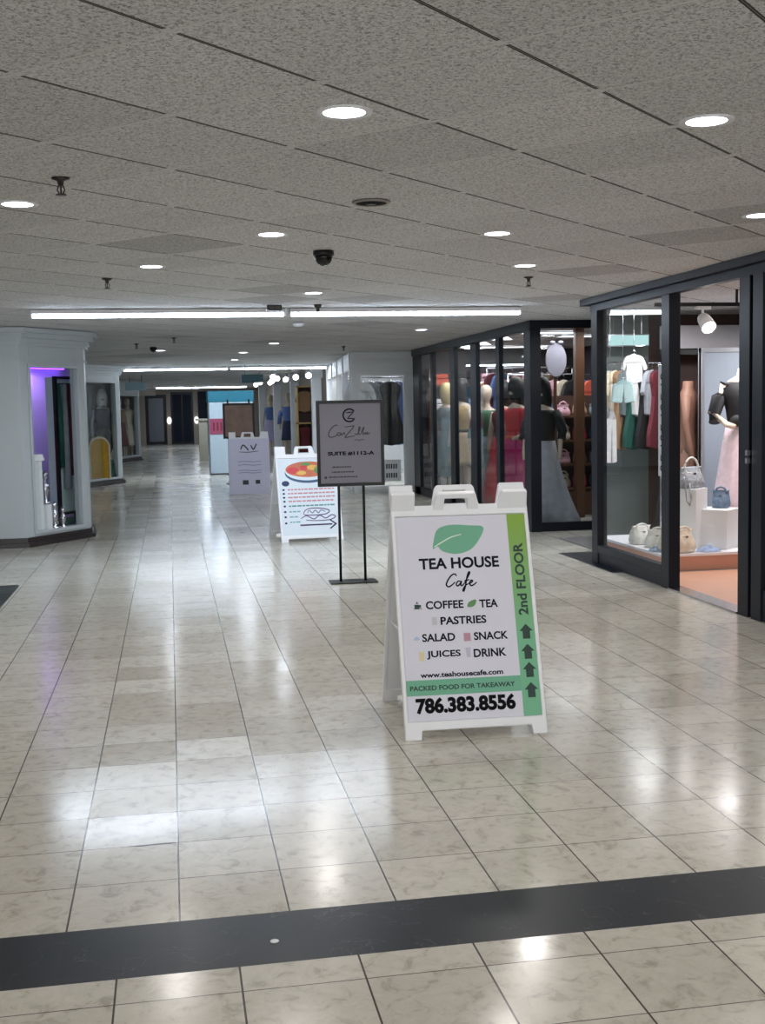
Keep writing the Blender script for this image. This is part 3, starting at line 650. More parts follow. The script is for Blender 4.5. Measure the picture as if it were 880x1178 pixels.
# shelf unit and things on it
su = thing('shelf_unit', 'brown wooden shelf unit crowded with bags and shoes behind the cross pane', 'shelf', (5.15, 14.35, 0))
for z in (.32, .62, .92, 1.22): MB().box(-.62, -.2, z, .62, .2, z+.025).build('shelf', 'wood_brown', su)
MB().box(-.62, -.2, 0, .62, .2, .3).build('cabinet', 'wood_brown', su)
for sx in (-.64, .62): MB().box(sx, -.2, 0, sx+.02, .2, 1.5).build('side_panel', 'wood_brown', su)
MB().box(-.62, .19, .3, .62, .2, 1.5).build('back_panel', 'brown_wall', su)
sm = ['f_cream', 'f_wine', 'f_tan', 'f_white', 'f_navy', 'f_pink', 'f_green', 'f_red', 'f_blue', 'f_grey']
sn = ['cream', 'wine-red', 'tan', 'white', 'navy', 'pink', 'green', 'red', 'blue', 'grey']
k = 0
for ri, z in enumerate((.345, .645, .945, 1.245)):
    for ci, x in enumerate((-.48, -.26, -.04, .18, .4)):
        q = (k*7+3) % 10
        bag('handbag', (5.15+x, 14.33, z), .17, .13, .15+.02*(k % 2), sm[q], 'small %s bag on the %s shelf of the wooden unit, %s from the left' % (sn[q], ['lowest', 'second lowest', 'third lowest', 'top'][ri], ORD[ci]), .3*sin(k*2.), hh=.25)['group'] = 'bags on the wooden shelves'
        k += 1
# rails of clothes in shop B
rail(4.55, 5.85, 15.6, 1.8, 'chrome clothes rail standing behind the wooden shelves')
gcol = [('f_white', 'white'), ('f_tan', 'tan'), ('f_wine', 'wine-red'), ('f_navy', 'navy'), ('f_pink', 'pink'), ('f_cream', 'cream'), ('f_black', 'black'), ('f_blue', 'blue'), ('f_orange', 'orange')]
for k in range(9):
    m, cn = gcol[k]; garment('dress' if k % 2 else 'shirt', (4.64+k*.14, 15.6, 1.785), radians(35), m, '%s garment on the rail behind the wooden shelves, %s from the left' % (cn, ORD[k]), 'clothes on the rail behind the shelves')
rail(4.75, 6.1, 17.4, 1.95, 'chrome clothes rail at the back of the mannequin shop')
for k in range(9):
    m, cn = gcol[(k*5+2) % 9]; garment('shirt' if k % 2 else 'dress', (4.85+k*.145, 17.4, 1.935), radians(30), m, '%s garment on the back rail of the mannequin shop, %s from the left' % (cn, ORD[k]), 'clothes on the back rail')

rb = thing('clothes_rail', 'long chrome rail running front to back behind the mannequins of the mannequin shop', 'clothes rail', (5.0, 17.3, 0))
MB().tube([(0, -1.4, 1.85), (0, 1.4, 1.85)], .012).build('rail', 'chrome', rb, smooth=True)
for sy in (-1.4, 1.4): MB().tube([(0, sy, .02), (0, sy, 1.85)], .014).build('post', 'chrome', rb, smooth=True)
for k in range(12):
    m, cn = gcol[(k*4+1) % 9]; garment('dress' if k % 3 else 'shirt', (5.0, 16.0+k*.23, 1.835), radians(4*(k % 3)), m, '%s garment on the front-to-back rail, %s from the front' % (cn, ORD[k]), 'clothes on the front-to-back rail')
wb = thing('wall_shelf', 'wide brown shelf of folded clothes on the dark rear wall of the mannequin shop', 'shelf', (5.3, 18.55, 0))
for z in (.5, .9, 1.3, 1.7): MB().box(-1.2, 0, z, 1.1, .19, z+.03).build('shelf', 'wood_brown', wb)
for x in (-1.2, -.05, 1.08): MB().box(x, 0, .1, x+.03, .19, 2.0).build('upright', 'wood_brown', wb)
for k in range(20):
    ri, ci = divmod(k, 5); m, cn = gcol[(k*7+2) % 9]
    o = MB().box(-.13, -.07, 0, .13, .07, .1).box(-.12, -.065, .105, .12, .07, .18).build('folded_clothes', m, bevel=.02); o.location = (4.3+ci*.4, 18.63, (.53, .93, 1.33, 1.73)[ri])
    tag(o, '%s folded clothes on the %s wall shelf of the mannequin shop, %s from the left' % (cn, ['lowest', 'second', 'third', 'top'][ri], ORD[ci]), 'clothes', 'folded clothes on the wall shelf')
area(5.3, 17.9, H-.03, 9, 1.4, .28, (1, .99, 1), name='shop_lamp'); troffer((5.3, 17.9, H-.006), 'troffer in front of the wall shelf of folded clothes', rz=0)
# ------------------------------------------------------------------ white shop C beyond (y = 19.2)
cw = MB().poly(rect(2.95, 0, 4.05, H+.004), 19.2, 19.32, lambda a, b, w: (a, w, b), holes=[rect(3.1, .1, 3.82, 1.92)])
cw.box(4.05, 18.86, 0, 4.15, 19.32, H)
for (a, b, c, d) in ((3.04, 1.92, 3.88, 1.98), (3.82, .1, 3.88, 1.92), (3.04, .1, 3.1, 1.92), (3.04, .04, 3.88, .1), (2.95, 2.1, 4.05, 2.16), (2.95, 2.2, 4.05, 2.3)): cw.box(a, 19.17, b, c, 19.2, d)
struct('wall_right', cw, 'white_paint')
struct('window_4', MB().box(3.1, 19.25, .1, 3.82, 19.258, 1.92), GLASS)
wd = Vector((.5, 6.8)).normalized()
Mc = Matrix(((wd.x, wd.y, 0, 2.95), (wd.y, -wd.x, 0, 19.32), (0, 0, 1, 0), (0, 0, 0, 1)))
cf = MB().box(0, 0, 0, 6.6, .08, .12, Mc).box(0, 0, 2.02, 6.6, .08, H, Mc)
for u in (0, 1.6, 3.2, 4.8, 6.45): cf.box(u, -.02, 0, u+.14, .1, H, Mc)
struct('window_5', cf, 'white_paint')
struct('window_5', MB().box(0, .03, .12, 6.6, .038, 2.02, Mc), GLASS)
struct('wall_right', MB().box(5.2, 19.3, 0, 5.3, 27, H).box(3.5, 26.2, 0, 5.3, 26.3, H), 'white_paint')
wn_ = thing('window_notice', 'white notice with grey print low in the white shop window', 'notice', (3.6, 19.235, .17))
MB().box(-.15, 0, 0, .15, .006, .36).build('sheet', 'white_plastic', wn_)
m = MB()
for k in range(2):
    for j in range(5): m.box(-.1+j*.04, -.001, .06+k*.15, -.075+j*.04, 0, .14+k*.15)
m.build('print', 'grey_ink', wn_)
for k, (x, y, c, cn, kd) in enumerate(((3.2, 19.9, 'f_white', 'white', 'shirt'), (3.38, 20.0, 'f_silver', 'silver', 'shirt'), (3.56, 20.1, 'f_navy', 'navy', 'dress'), (3.74, 20.0, 'f_black', 'black', 'dress'), (3.9, 20.2, 'f_blue', 'blue', 'dress'))):
    garment(kd, (x, y, 1.9), .2, c, '%s %s in the white shop window, %s from the left' % (cn, kd, ORD[k]), 'clothes in the white shop window')
tag(MB().tube([(3.0, 20.03, 1.905), (4.8, 20.03, 1.905)], .012).tube([(3.05, 20.03, 1.9), (3.05, 20.03, H)], .006).tube([(4.75, 20.03, 1.9), (4.75, 20.03, H)], .006).build('clothes_rail', 'chrome'), 'ceiling-hung clothes rail in the white shop window', 'clothes rail')
for k in range(4):
    x, y = 3.28+k*.09, 21.2+k*1.25
    mannequin((x+.1, y, 0), radians(-70), 'white headless mannequin behind the slanted white shop glazing, %s from its near end' % ORD[k], skin='f_white', head=False, top='f_white', skirt='f_silver' if k % 2 else 'f_white', flare=.05, hem=.4, s=1.25, sleeves=1.0)['group'] = 'white mannequins behind the slanted glazing'
troffer((3.9, 20.6, H-.006), 'troffer in the ceiling of the white shop near its window', 1.2, .3, 1.3)['group'] = 'troffers in the white shop'
troffer((3.95, 23.4, H-.006), 'troffer in the ceiling of the white shop near its far end', 1.2, .3, 1.3)['group'] = 'troffers in the white shop'

# farther right side: columns with lit displays
struct('wall_right', MB().poly([(3.75, 26.3), (3.75, 51), (3.9, 51), (3.9, 26.3)], 0, H), 'tan_paint')
def column(x, y, s_, label):
    t = thing('display_column', label, 'column', (x, y, 0), 0, 'white columns on the far right side')
    MB().box(-s_/2, -s_/2, .1, s_/2, s_/2, 2.1).build('shaft', 'white_paint', t, bevel=.01)
    MB().box(-s_/2-.03, -s_/2-.03, 0, s_/2+.03, s_/2+.03, .1).build('base', 'stone_plinth', t)
    MB().box(-s_/2-.03, -s_/2-.03, 2.1, s_/2+.03, s_/2+.03, H-.007).build('capital', 'white_paint', t)
for k, (x, y) in enumerate(((3.35, 27.2), (3.2, 30.6), (3.05, 34.0), (2.9, 37.5))):
    column(x, y, .22, 'square white column on the far right side, %s from the nearest' % ['itself the nearest one, none', 'second', 'third', 'fourth'][k] if k else 'nearest of the square white columns on the far right side')
dr = thing('display_shelf', 'tall yellow-wood framed display shelf with red goods between the far columns', 'shelf', (3.3, 29.3, 0))
for sx in (-.2, .18): MB().box(sx, -.2, 0, sx+.03, .2, 1.95).build('side_frame', C('yellow_wood', (196, 164, 104), rough=.5), dr)
for z in (.1, 1.02, 1.92): MB().box(-.2, -.2, z, .21, .2, z+.04).build('shelf', 'yellow_wood', dr)
MB().box(-.2, .19, 0, .21, .2, 1.95).build('back_panel', 'brown_wall', dr)
garment('dress', (3.3, 29.25, 1.0), .1, 'f_wine', 'wine-red dress in the lower bay of the yellow-wood shelf', None, .75)
garment('shirt', (3.3, 29.25, 1.88), .1, 'f_tan', 'tan shirt in the upper bay of the yellow-wood shelf', None, .8)
mannequin((3.2, 32.3, 0), -.5, 'mannequin in a blue suit between the second and third far columns', top='f_blue', skirt='f_navy', flare=.05, hem=.5, s=1.1, sleeves=.9)
mannequin((3.0, 35.7, 0), -.5, 'mannequin in a pale blue dress by the third far column', top='f_blue', skirt='f_lilac', flare=.1, hem=.4, s=1.1)
for k, (x, y) in enumerate(((2.6, 29), (2.95, 28), (2.7, 31.5), (2.9, 30), (2.5, 33), (2.8, 33.5), (2.6, 36), (3.1, 26.8), (2.4, 27.6))):
    track_head((x, y, H-.002), .1*sin(k*3.), 'round-faced ceiling spotlight on the far right side, %s of the row' % ORD[k], 1.5, tilt=1.2, group='ceiling spotlights on the far right side')

# ------------------------------------------------------------------ left display windows' contents
bk = MB().box(-.45, .95, 0, 1.95, 1.0, H, L1).poly([(.1, .1), (.95, .1), (1.15, .2), (1.88, .94), (-.4, .94)], .1, .14, lambda a, b, w: L1 @ Vector((a, b, w)))
struct('wall_left', bk, 'white_paint')
st = thing('violet_light_strip', 'violet light strip glowing at the top of the near left display window', 'light strip', (0, 0, 0))
MB().box(.95, .86, 1.93, 1.75, .89, 1.95, L1).build('tube', PURPLE_E, st); MB().box(.93, .84, 1.95, 1.77, .91, 1.97, L1).build('housing', 'white_paint', st)
mr = thing('mirror_stand_in', 'tall black-framed mirror with its reflection painted pale in the near left window', 'cabinet', (-1.16, 13.9, .141), radians(50))  # mirror: its bright reflection is built as pale lining and hanging strips
MB().poly(rect(-.2, .12, .2, 1.68), -.05, -.01, lambda a, b, w: (a, w, b), holes=[rect(-.165, .15, .175, 1.65)]).build('frame', 'black_metal', mr)
MB().box(-.19, .1, .13, .19, .11, 1.67).box(.18, -.01, .13, .19, .1, 1.67).box(-.19, -.01, .13, -.18, .1, 1.67).build('lining', C('pale_reflection', (208, 224, 222), rough=.4), mr)
MB().box(-.2, -.05, 0, -.17, .11, .13).box(.17, -.05, 0, .2, .11, .13).build('feet', 'black_metal', mr)
MB().tube([(-.18, .04, 1.6), (.18, .04, 1.6)], .006).build('hanging_bar', 'chrome', mr)
for k, (x, m, cn, l) in enumerate(((-.06, 'f_dgreen', 'dark green', .95), (.03, 'f_silver', 'silver-grey', 1.2), (.11, 'f_wine', 'wine-red', 1.05))):
    o = MB().loft([(0, .025, .012, 0, 0), (-l*.5, .035, .016, .004, 0), (-l, .04, .02, -.004, 0)], n=16, pleat=.2, pn=5).build('hanging_scarf', m, smooth=True)
    o.location = Vector((-1.16, 13.9, .141)) + Matrix.Rotation(radians(50), 3, 'Z') @ Vector((x, .04, 1.6)); tag(o, '%s strip added as reflection in the black-framed mirror' % cn, 'scarf')
pd = thing('display_pedestal', 'pale grey pedestal with stepped top in the near left display window', 'pedestal', (-1.5, 13.2, .141), radians(40))
MB().box(-.09, -.09, 0, .09, .09, .76).build('column', 'white_paint', pd, bevel=.004); MB().box(-.11, -.11, .76, .11, .11, .79).box(-.1, -.1, .79, .1, .1, .83).build('capital', 'white_paint', pd)
def statuette(x, y, z, s_, label):
    o = MB().lathe([(0, 0), (.04*s_, 0), (.045*s_, .02*s_), (.02*s_, .04*s_), (.03*s_, .1*s_), (.045*s_, .16*s_), (.025*s_, .22*s_), (.012*s_, .24*s_), (.03*s_, .27*s_), (.03*s_, .31*s_), (0, .34*s_)], 14).build('statuette', C('silver_gloss', (196, 196, 204), rough=.15, metal=.9), smooth=True)
    o.location = (x, y, z); tag(o, label, 'figurine', 'silver figurines in the near left window')
pd2 = tag(MB().box(-1.415, 13.24, .141, -1.3, 13.34, .42).build('plinth', 'white_paint', bevel=.004), 'small white plinth beside the tall pedestal in the near left window', 'plinth')
statuette(-1.36, 13.29, .42, 1.1, 'silver figurine on the small white plinth')
statuette(-1.28, 13.36, .141, .9, 'silver figurine standing low beside the small white plinth')
statuette(-1.2, 13.45, .141, .7, 'smallest silver figurine, nearest the mirror')
gs = thing('green_sign', 'long low dark green sign along the bottom of the near left window', 'sign', (0, 0, 0))
MB().box(.25, .12, .155, .92, .135, .24, L1).build('panel', 'dark_green', gs); m = MB()
for k in range(6): m.box(.45+k*.035, .115, .18, .47+k*.035, .12, .215, L1)
m.build('print', 'white_paint', gs)
# L2
struct('wall_left', MB().box(-.3, .9, 0, 2.3, .95, H, L2).poly([(.12, .1), (1.25, .1), (1.5, .2), (2.2, .89), (-.25, .89)], .08, .12, lambda a, b, w: L2 @ Vector((a, b, w))), 'white_paint')
yf = thing('yellow_display_form', 'tall yellow round-topped display form with cream edge in the second left window', 'display', (-1.36, 23.45, .12), radians(10))
arch = [(-.17, 0), (.17, 0)]+[(.17*cos(t*pi/12), .62+.17*sin(t*pi/12)) for t in range(13)]
MB().poly(arch, -.05, .05, lambda a, b, w: (a, w, b)).build('body', 'f_yellow', yf, bevel=.01)
o2 = [(-.2, 0), (-.17, 0)]+[(-.17*cos(t*pi/12), .62+.17*sin(t*pi/12)) for t in range(13)]+[(.17, 0), (.2, 0)]+[(.2*cos(t*pi/12), .62+.21*sin(t*pi/12)) for t in range(13)]
MB().poly(o2, -.06, .06, lambda a, b, w: (a, w, b)).build('edge', 'f_cream', yf)
gc = thing('green_cone_form', 'green cone-shaped dress form with pale top in the second left window', 'display', (-1.13, 23.85, .12))
MB().loft([(0, .11, .11, 0, 0), (.3, .07, .07, 0, 0), (.36, .05, .05, 0, 0)], n=24, pleat=-.04).build('skirt', 'f_dgreen', gc, smooth=True)
MB().loft([(.36, .05, .05, 0, 0), (.5, .02, .02, 0, 0), (.56, .006, .006, 0, 0)], n=16).build('tip', 'f_white', gc, smooth=True)
mannequin((-1.3, 24.05, .12), .2, 'mannequin in a dark navy dress behind the yellow form in the second left window', skin='f_silver', hair='f_white', top='f_navy', skirt='f_black', flare=.06, hem=.3, s=1.02)
# L3
struct('wall_left', MB().box(-.1, .9, 0, 2.6, .95, H, L3).poly([(.12, .1), (1.95, .1), (2.2, .2), (2.5, .89), (-.1, .89)], .08, .13, lambda a, b, w: L3 @ Vector((a, b, w))), 'tan_paint')
mannequin((-1.4, 34.4, .13), .2, 'mannequin in a brown dress in the third left window', top='f_tan', skirt='f_wine', flare=.1, hem=.3, s=1.0)
mannequin((-1.2, 35.2, .13), .2, 'mannequin in a cream dress in the third left window', top='f_cream', skirt='f_cream', flare=.1, hem=.3, s=1.0)

# ------------------------------------------------------------------ far kiosk and easel
kk = thing('kiosk', 'white kiosk with teal header and magenta band in the middle of the far hall', 'kiosk', (1.3, 26., 0))
MB().box(-.45, 0, 0, .5, 1.2, 1.58).build('body', C('kiosk_white', (168, 184, 194), rough=.4), kk, bevel=.01)
MB().box(-.47, -.02, 1.58, .52, 1.22, 1.82).build('header', 'teal', kk, bevel=.01)
MB().box(-.45, -.012, .88, -.12, 0, 1.22).build('graphic_band', 'magenta', kk)
MB().box(-.46, -.01, 0, .51, 0, .03).build('kickboard', 'steel_dark', kk)
m = MB()
for k in range(3): m.box(-.38+k*.08, -.014, .96, -.34+k*.08, -.012, 1.14)
m.build('graphic_marks', 'f_wine', kk)
es = thing('picture_easel', 'black-framed picture board on a black stand in front of the kiosk', 'easel', (1.29, 22.6, 0))
MB().poly(rect(-.3, .86, .3, 1.53), -.015, .015, lambda a, b, w: (a, w, b), holes=[rect(-.26, .9, .26, 1.49)]).build('frame', 'black_metal', es)
MB().box(-.26, 0, .9, .26, .008, 1.49).build('picture', pm('sepia_picture', (124, 100, 88), rough=.5, var=.5, scale=5), es)
MB().tube([(-.2, .03, 0), (-.2, .03, 1.6)], .018).tube([(.2, .03, 0), (.2, .03, 1.6)], .018).build('legs', 'black_metal', es)
MB().box(-.26, -.12, 0, .26, .18, .015).build('base_plate', 'black_metal', es)
hs = thing('hanging_sign', 'dark teal box sign hanging above the kiosk', 'sign', (1.7, 24.5, 0))
MB().box(-.22, -.04, 1.95, .22, .04, 2.12).build('case', pm('deep_teal', (36, 84, 96), rough=.4), hs); MB().tube([(-.15, 0, 2.12), (-.15, 0, H)], .006).tube([(.15, 0, 2.12), (.15, 0, H)], .006).build('rod', 'black_metal', hs)
hs = thing('hanging_sign', 'pale teal sign hanging beside the second left shop corner', 'sign', (-.75, 30, 0))
MB().box(-.3, -.03, 1.93, .2, .03, 2.12).build('case', pm('pale_teal', (128, 158, 168), rough=.4), hs); MB().tube([(-.2, 0, 2.12), (-.2, 0, H)], .006).tube([(.1, 0, 2.12), (.1, 0, H)], .006).build('rod', 'black_metal', hs)
hs = thing('hanging_sign', 'small beige sign hanging before the black-framed end door', 'sign', (-.75, 42, 0))
MB().box(-.35, -.03, 1.95, .3, .03, 2.2).build('case', pm('beige_sign', (186, 176, 166), rough=.4), hs); MB().tube([(-.2, 0, 2.2), (-.2, 0, H)], .006).tube([(.2, 0, 2.2), (.2, 0, H)], .006).build('rod', 'black_metal', hs)
pdm = thing('podium', 'narrow beige podium standing left of the kiosk', 'podium', (.92, 34, 0))
MB().box(-.12, -.12, 0, .12, .12, 1.12).build('column', C('beige', (198, 190, 172), rough=.5), pdm, bevel=.01); MB().box(-.2, -.16, 1.12, .2, .16, 1.17).build('top', 'beige', pdm)
for x, l in ((-.02, 'left'), (1.12, 'right')):
    w_ = thing('wall_lamp', 'white glowing lamp just %s of the dark end doors' % l, 'lamp', (x, 50.97, 1.0), 0)
    MB().ball((0, -.12, 0), .1, .08, .16).build('globe', emis('lamp_globe', (255, 250, 240), 1.), w_, smooth=True); MB().box(-.04, -.05, -.06, .04, .0, .06).build('bracket', 'chrome', w_)

# ------------------------------------------------------------------ A-frame signs
def aframe(loc, rz, label, W, Hs, depth, printer, lean=.33, sym=True, name='a_frame_sign'):
    t = thing(name, label, 'sign', loc, rz)
    k = math.hypot(1, lean); up = Vector((0, lean/k, 1/k)); no = Vector((0, -1/k, lean/k))
    def front(u, v, w): return (Vector((u, 0, 0))+up*v+no*w)
    topz = Hs/k; rl = (depth-lean*.98)/1.0
    kb = math.hypot(1, rl); upb = Vector((0, -rl/kb, 1/kb)); nb = Vector((0, 1/kb, rl/kb))
    def back(u, v, w): return (Vector((u, depth, 0))+upb*v+nb*w)
    s = W/.62; q = Hs/1.115
    def outline():
        P = [(0, 0), (.07, 0), (.074, .04), (.552, .04), (.556, 0), (.62, 0), (.62, 1.0), (.612, 1.115), (.50, 1.115), (.478, 1.02), (.40, 1.02), (.382, 1.1), (.372, 1.112), (.214, 1.112), (.204, 1.1), (.186, 1.02), (.107, 1.02), (.105, 1.115), (.0, 1.115)]
        return [(a*s, b*q) for a, b in P]
    hole = [(a*s, b*q) for a, b in [(.236, 1.026), (.344, 1.026), (.342, 1.088), (.24, 1.088)]]
    win = [(a*s, b*q) for a, b in rect(.017, .077, .603, .972)]
    for nm, f in (('front_leaf', front), ('rear_leaf', back)):
        m = MB().poly(outline(), -.03, 0, f, holes=[hole, win])
        m.poly([(a*s, b*q) for a, b in rect(.014, .074, .606, .975)], -.024, -.012, f)
        m.build(nm, 'white_plastic', t, bevel=.004)
    hb = MB()
    for u in (.05*s, .55*s): hb.tube([front(u-.03, 1.0*q, -.03), front(u+.03, 1.0*q, -.03)], .012)
    hb.build('hinge', 'white_plastic', t)
    # spreader strap between the leaves
    MB().tube([front(.03*s, .45*q, -.02), back(.03*s, .45*q, -.02)], .006).tube([front(.59*s, .45*q, -.02), back(.59*s, .45*q, -.02)], .006).build('spreader', 'white_plastic', t)
    printer(t, front, s, q)
    return t

def tea_print(t, f, s, q):
    B = lambda mb, nm, mat, **k: mb.build(nm, mat, t, f=f, **k)
    B(MB().poly(rect(.019, .079, .601, .970), -.012, -.009), 'poster', 'board_print')
    w = -.0088
    def P(pts, nm, mat, ww=w, th=.0008, **k): return B(MB().poly(pts, ww, ww+th), nm, mat, **k)
    # side strip: lime at the top melting into mint
    gm, nt, N, L = newmat('green_strip'); o_ = N.new('ShaderNodeOutputMaterial'); bs = N.new('ShaderNodeBsdfPrincipled'); L.new(bs.outputs[0], o_.inputs[0])
    tc = N.new('ShaderNodeTexCoord'); sx = N.new('ShaderNodeSeparateXYZ'); L.new(tc.outputs['Object'], sx.inputs[0])
    rp = N.new('ShaderNodeValToRGB'); rp.color_ramp.elements[0].position = .35; rp.color_ramp.elements[0].color = (*lin((112, 180, 142)), 1); rp.color_ramp.elements[1].position = .9; rp.color_ramp.elements[1].color = (*lin((128, 166, 52)), 1)
    L.new(sx.outputs[2], rp.inputs[0]); L.new(rp.outputs[0], bs.inputs['Base Color']); bs.inputs['Roughness'].default_value = .5
    P(rect(.521, .079, .601, .970), 'green_strip', gm)
    P(rect(.019, .187, .521, .253), 'green_band', 'sage')
    P(bez([(.178, .824), (.186, .87), (.205, .912), (.262, .93), (.35, .925), (.411, .915), (.39, .862), (.345, .815), (.28, .798), (.222, .812), (.2, .835)], 4), 'leaf_logo', 'sage')
    m = MB(); stroke(m, [(.183, .832), (.215, .85), (.26, .873), (.31, .886)], .0028, w+.0009); B(m, 'leaf_vein', C('pale_green', (206, 226, 206), rough=.5))
    W2 = w+.0001
    def word(s_, box, bold=.028, nm='word', mat='ink', w0=W2, rot=False):
        m = MB(); text_into(m, s_, box, bold, rot=rot, w0=w0); B(m, nm, mat)
    word('TEA HOUSE', (.111, .733, .469, .783), .03)
    for t_, b_ in (('COFFEE', (.128, .557, .295, .593)), ('TEA', (.366, .555, .448, .591)), ('PASTRIES', (.188, .487, .391, .522)), ('SALAD', (.102, .416, .247, .451)), ('SNACK', (.33, .414, .482, .449)), ('JUICES', (.117, .340, .266, .377)), ('DRINK', (.323, .340, .468, .376))): word(t_, b_)
    word('www.teahousecafe.com', (.083, .262, .446, .285), .03, 'web_address')
    word('786.383.8556', (.054, .109, .49, .178), .05, 'phone_number', 'ink_black')
    word('PACKED FOOD FOR TAKEAWAY', (.034, .208, .494, .229), .025, 'band_lettering', 'dark_green', w+.0009)
    word('2nd FLOOR', (.538, .515, .582, .838), .03, 'strip_lettering', 'dark_green', w+.0009, True)
    for vc in (.442, .354, .275, .188):
        a = .030; B(MB().poly([(.564, vc+.033), (.564+a, vc+.002), (.564+a*.55, vc+.002), (.564+a*.55, vc-.032), (.564-a*.55, vc-.032), (.564-a*.55, vc+.002), (.564-a, vc+.002)], w+.0009, w+.0017), 'arrow', 'dark_green')
    # handwritten Cafe
    m = MB(); x = .222; y = .655
    stroke(m, [(x+.052, y+.044), (x+.045, y+.054), (x+.028, y+.047), (x+.010, y+.024), (x+.004, y+.006), (x+.014, y-.002), (x+.03, y+.006), (x+.044, y+.018)], .0034, W2)
    stroke(m, [(x+.068, y+.02), (x+.057, y+.021), (x+.048, y+.008), (x+.054, y+.0), (x+.066, y+.01), (x+.072, y+.022), (x+.068, y+.004), (x+.074, y+.001), (x+.084, y+.01)], .0034, W2)
    stroke(m, [(x+.084, y+.01), (x+.1, y+.035), (x+.112, y+.056), (x+.108, y+.06), (x+.099, y+.04), (x+.087, y-.005), (x+.079, y-.024), (x+.076, y-.018), (x+.088, y-.0), (x+.102, y+.008)], .0034, W2)
    stroke(m, [(x+.085, y+.022), (x+.108, y+.026)], .003, W2)
    stroke(m, [(x+.102, y+.008), (x+.116, y+.013), (x+.122, y+.021), (x+.114, y+.022), (x+.108, y+.008), (x+.115, y-.001), (x+.128, y+.004), (x+.14, y+.014)], .0034, W2)
    B(m, 'handwritten_lettering', 'ink')
    # small pictures beside the words
    m = MB().poly(rect(.078, .563, .098, .58), w, w+.001).poly([(.098, .578), (.107, .578), (.107, .568), (.098, .565)], w, w+.001).poly(rect(.074, .560, .11, .563), w, w+.001).poly([(.084, .584), (.09, .594), (.096, .584)], w, w+.001); B(m, 'cup_icon', 'dark_green')
    P(bez([(.312, .562), (.32, .582), (.352, .592), (.346, .568), (.33, .56)], 4), 'tea_leaf_icon', C('leaf_green', (92, 140, 84), rough=.5))
    P(rect(.15, .488, .172, .522), 'pastry_icon', C('pale_grey', (196, 196, 200)))
    P(bez([(.064, .428), (.078, .441), (.092, .43), (.078, .424)], 4), 'salad_icon', C('pale_blue', (170, 190, 216)))
    P(rect(.285, .412, .315, .447), 'snack_icon', C('rose', (186, 140, 156)))
    P([(.085, .334), (.103, .334), (.107, .374), (.082, .374)], 'juice_icon', C('straw', (214, 202, 160)))
    P([(.292, .342), (.308, .342), (.312, .384), (.288, .384)], 'drink_icon', C('pale_mauve', (190, 184, 204)))
aframe((.932, 4.784, 0), radians(-2.2), 'white plastic A-frame sign for TEA HOUSE Cafe with green leaf, the nearest sign', .618, 1.115, .73, tea_print)

def menu_print(t, f, s, q):
    B = lambda mb, nm, mat, **k: mb.build(nm, mat, t, f=f, **k)
    B(MB().poly([(a*s, b*q) for a, b in rect(.019, .079, .601, .970)], -.012, -.009), 'poster', C('poster_white', (214, 224, 232), rough=.45, var=.02))
    w = -.0088
    el = lambda cx, cy, rx, ry: [(s*(cx+rx*cos(k*pi/14)), q*(cy+ry*sin(k*pi/14))) for k in range(28)]
    B(MB().poly(el(.32, .80, .235, .12), w, w+.0008), 'platter_rim', C('platter_navy', (52, 88, 120)))
    B(MB().poly(el(.32, .822, .23, .112), w+.0008, w+.0014), 'platter', 'poster_white')
    B(MB().poly(el(.32, .84, .225, .092), w+.0014, w+.002), 'food_picture', pm('mixed_food', (196, 104, 70), rough=.5, var=.3, scale=9))
    for nm, c, sp in (('salad_greens', (92, 140, 74), [(.46, .83, .08, .055), (.3, .9, .05, .02)]), ('sauce_spots', (206, 60, 64), [(.17, .83, .06, .04), (.28, .86, .04, .03)]), ('noodle_spots', (222, 176, 84), [(.37, .86, .06, .03), (.25, .8, .05, .025)])):
        m = MB()
        for e in sp: m.poly(el(*e), w+.002, w+.0026)
        B(m, nm, C(nm, c))
    B(MB().poly(el(.085, .68, .038, .032), w, w+.001), 'badge', C('badge_navy', (32, 46, 96)))
    for nm, rows, c in (('red_text_lines', (.60, .555, .51, .465), (196, 132, 142)), ('teal_text_lines', (.41,), (76, 140, 140)), ('short_text_lines', (.345, .285, .225), (120, 170, 176))):
        m = MB(); rr = random.Random(len(rows))
        for v in rows:
            a = .1
            while a < (.56 if nm != 'short_text_lines' else .19):
                l = .02+.03*rr.random(); m.poly([(x*s, y*q) for x, y in rect(a, v, min(a+l, .57), v+.016)], w, w+.001); a += l+.008
        B(m, nm, C(nm, c))
    m = MB()
    for v in (.60, .555, .51, .465, .41, .345, .285, .215): m.poly(el(.06, v+.008, .012, .012), w, w+.001)
    B(m, 'bullets', 'badge_navy')
    m = MB()
    stroke(m, [(.24*s, .33*q), (.27*s, .37*q), (.33*s, .385*q), (.42*s, .38*q), (.5*s, .355*q), (.47*s, .315*q), (.36*s, .305*q), (.26*s, .31*q), (.24*s, .33*q)], .006, w)
    stroke(m, [(.21*s, .27*q), (.27*s, .3*q), (.34*s, .26*q), (.4*s, .3*q), (.46*s, .265*q), (.52*s, .3*q), (.56*s, .28*q), (.5*s, .245*q), (.36*s, .24*q), (.26*s, .25*q)], .006, w)
    stroke(m, [(.28*s, .33*q), (.3*s, .36*q), (.33*s, .33*q), (.36*s, .36*q), (.39*s, .33*q), (.42*s, .36*q), (.46*s, .34*q)], .005, w)
    B(m, 'scribbled_logo', C('plum', (98, 78, 126)))
    m = MB().poly([(x*s, y*q) for x, y in rect(.2, .185, .52, .202)], w, w+.001).poly([(x*s, y*q) for x, y in [(.49, .245), (.505, .25), (.57, .195), (.505, .138), (.49, .145), (.545, .195)]], w, w+.001)
    B(m, 'arrow', C('arrow_ink', (46, 34, 74)))
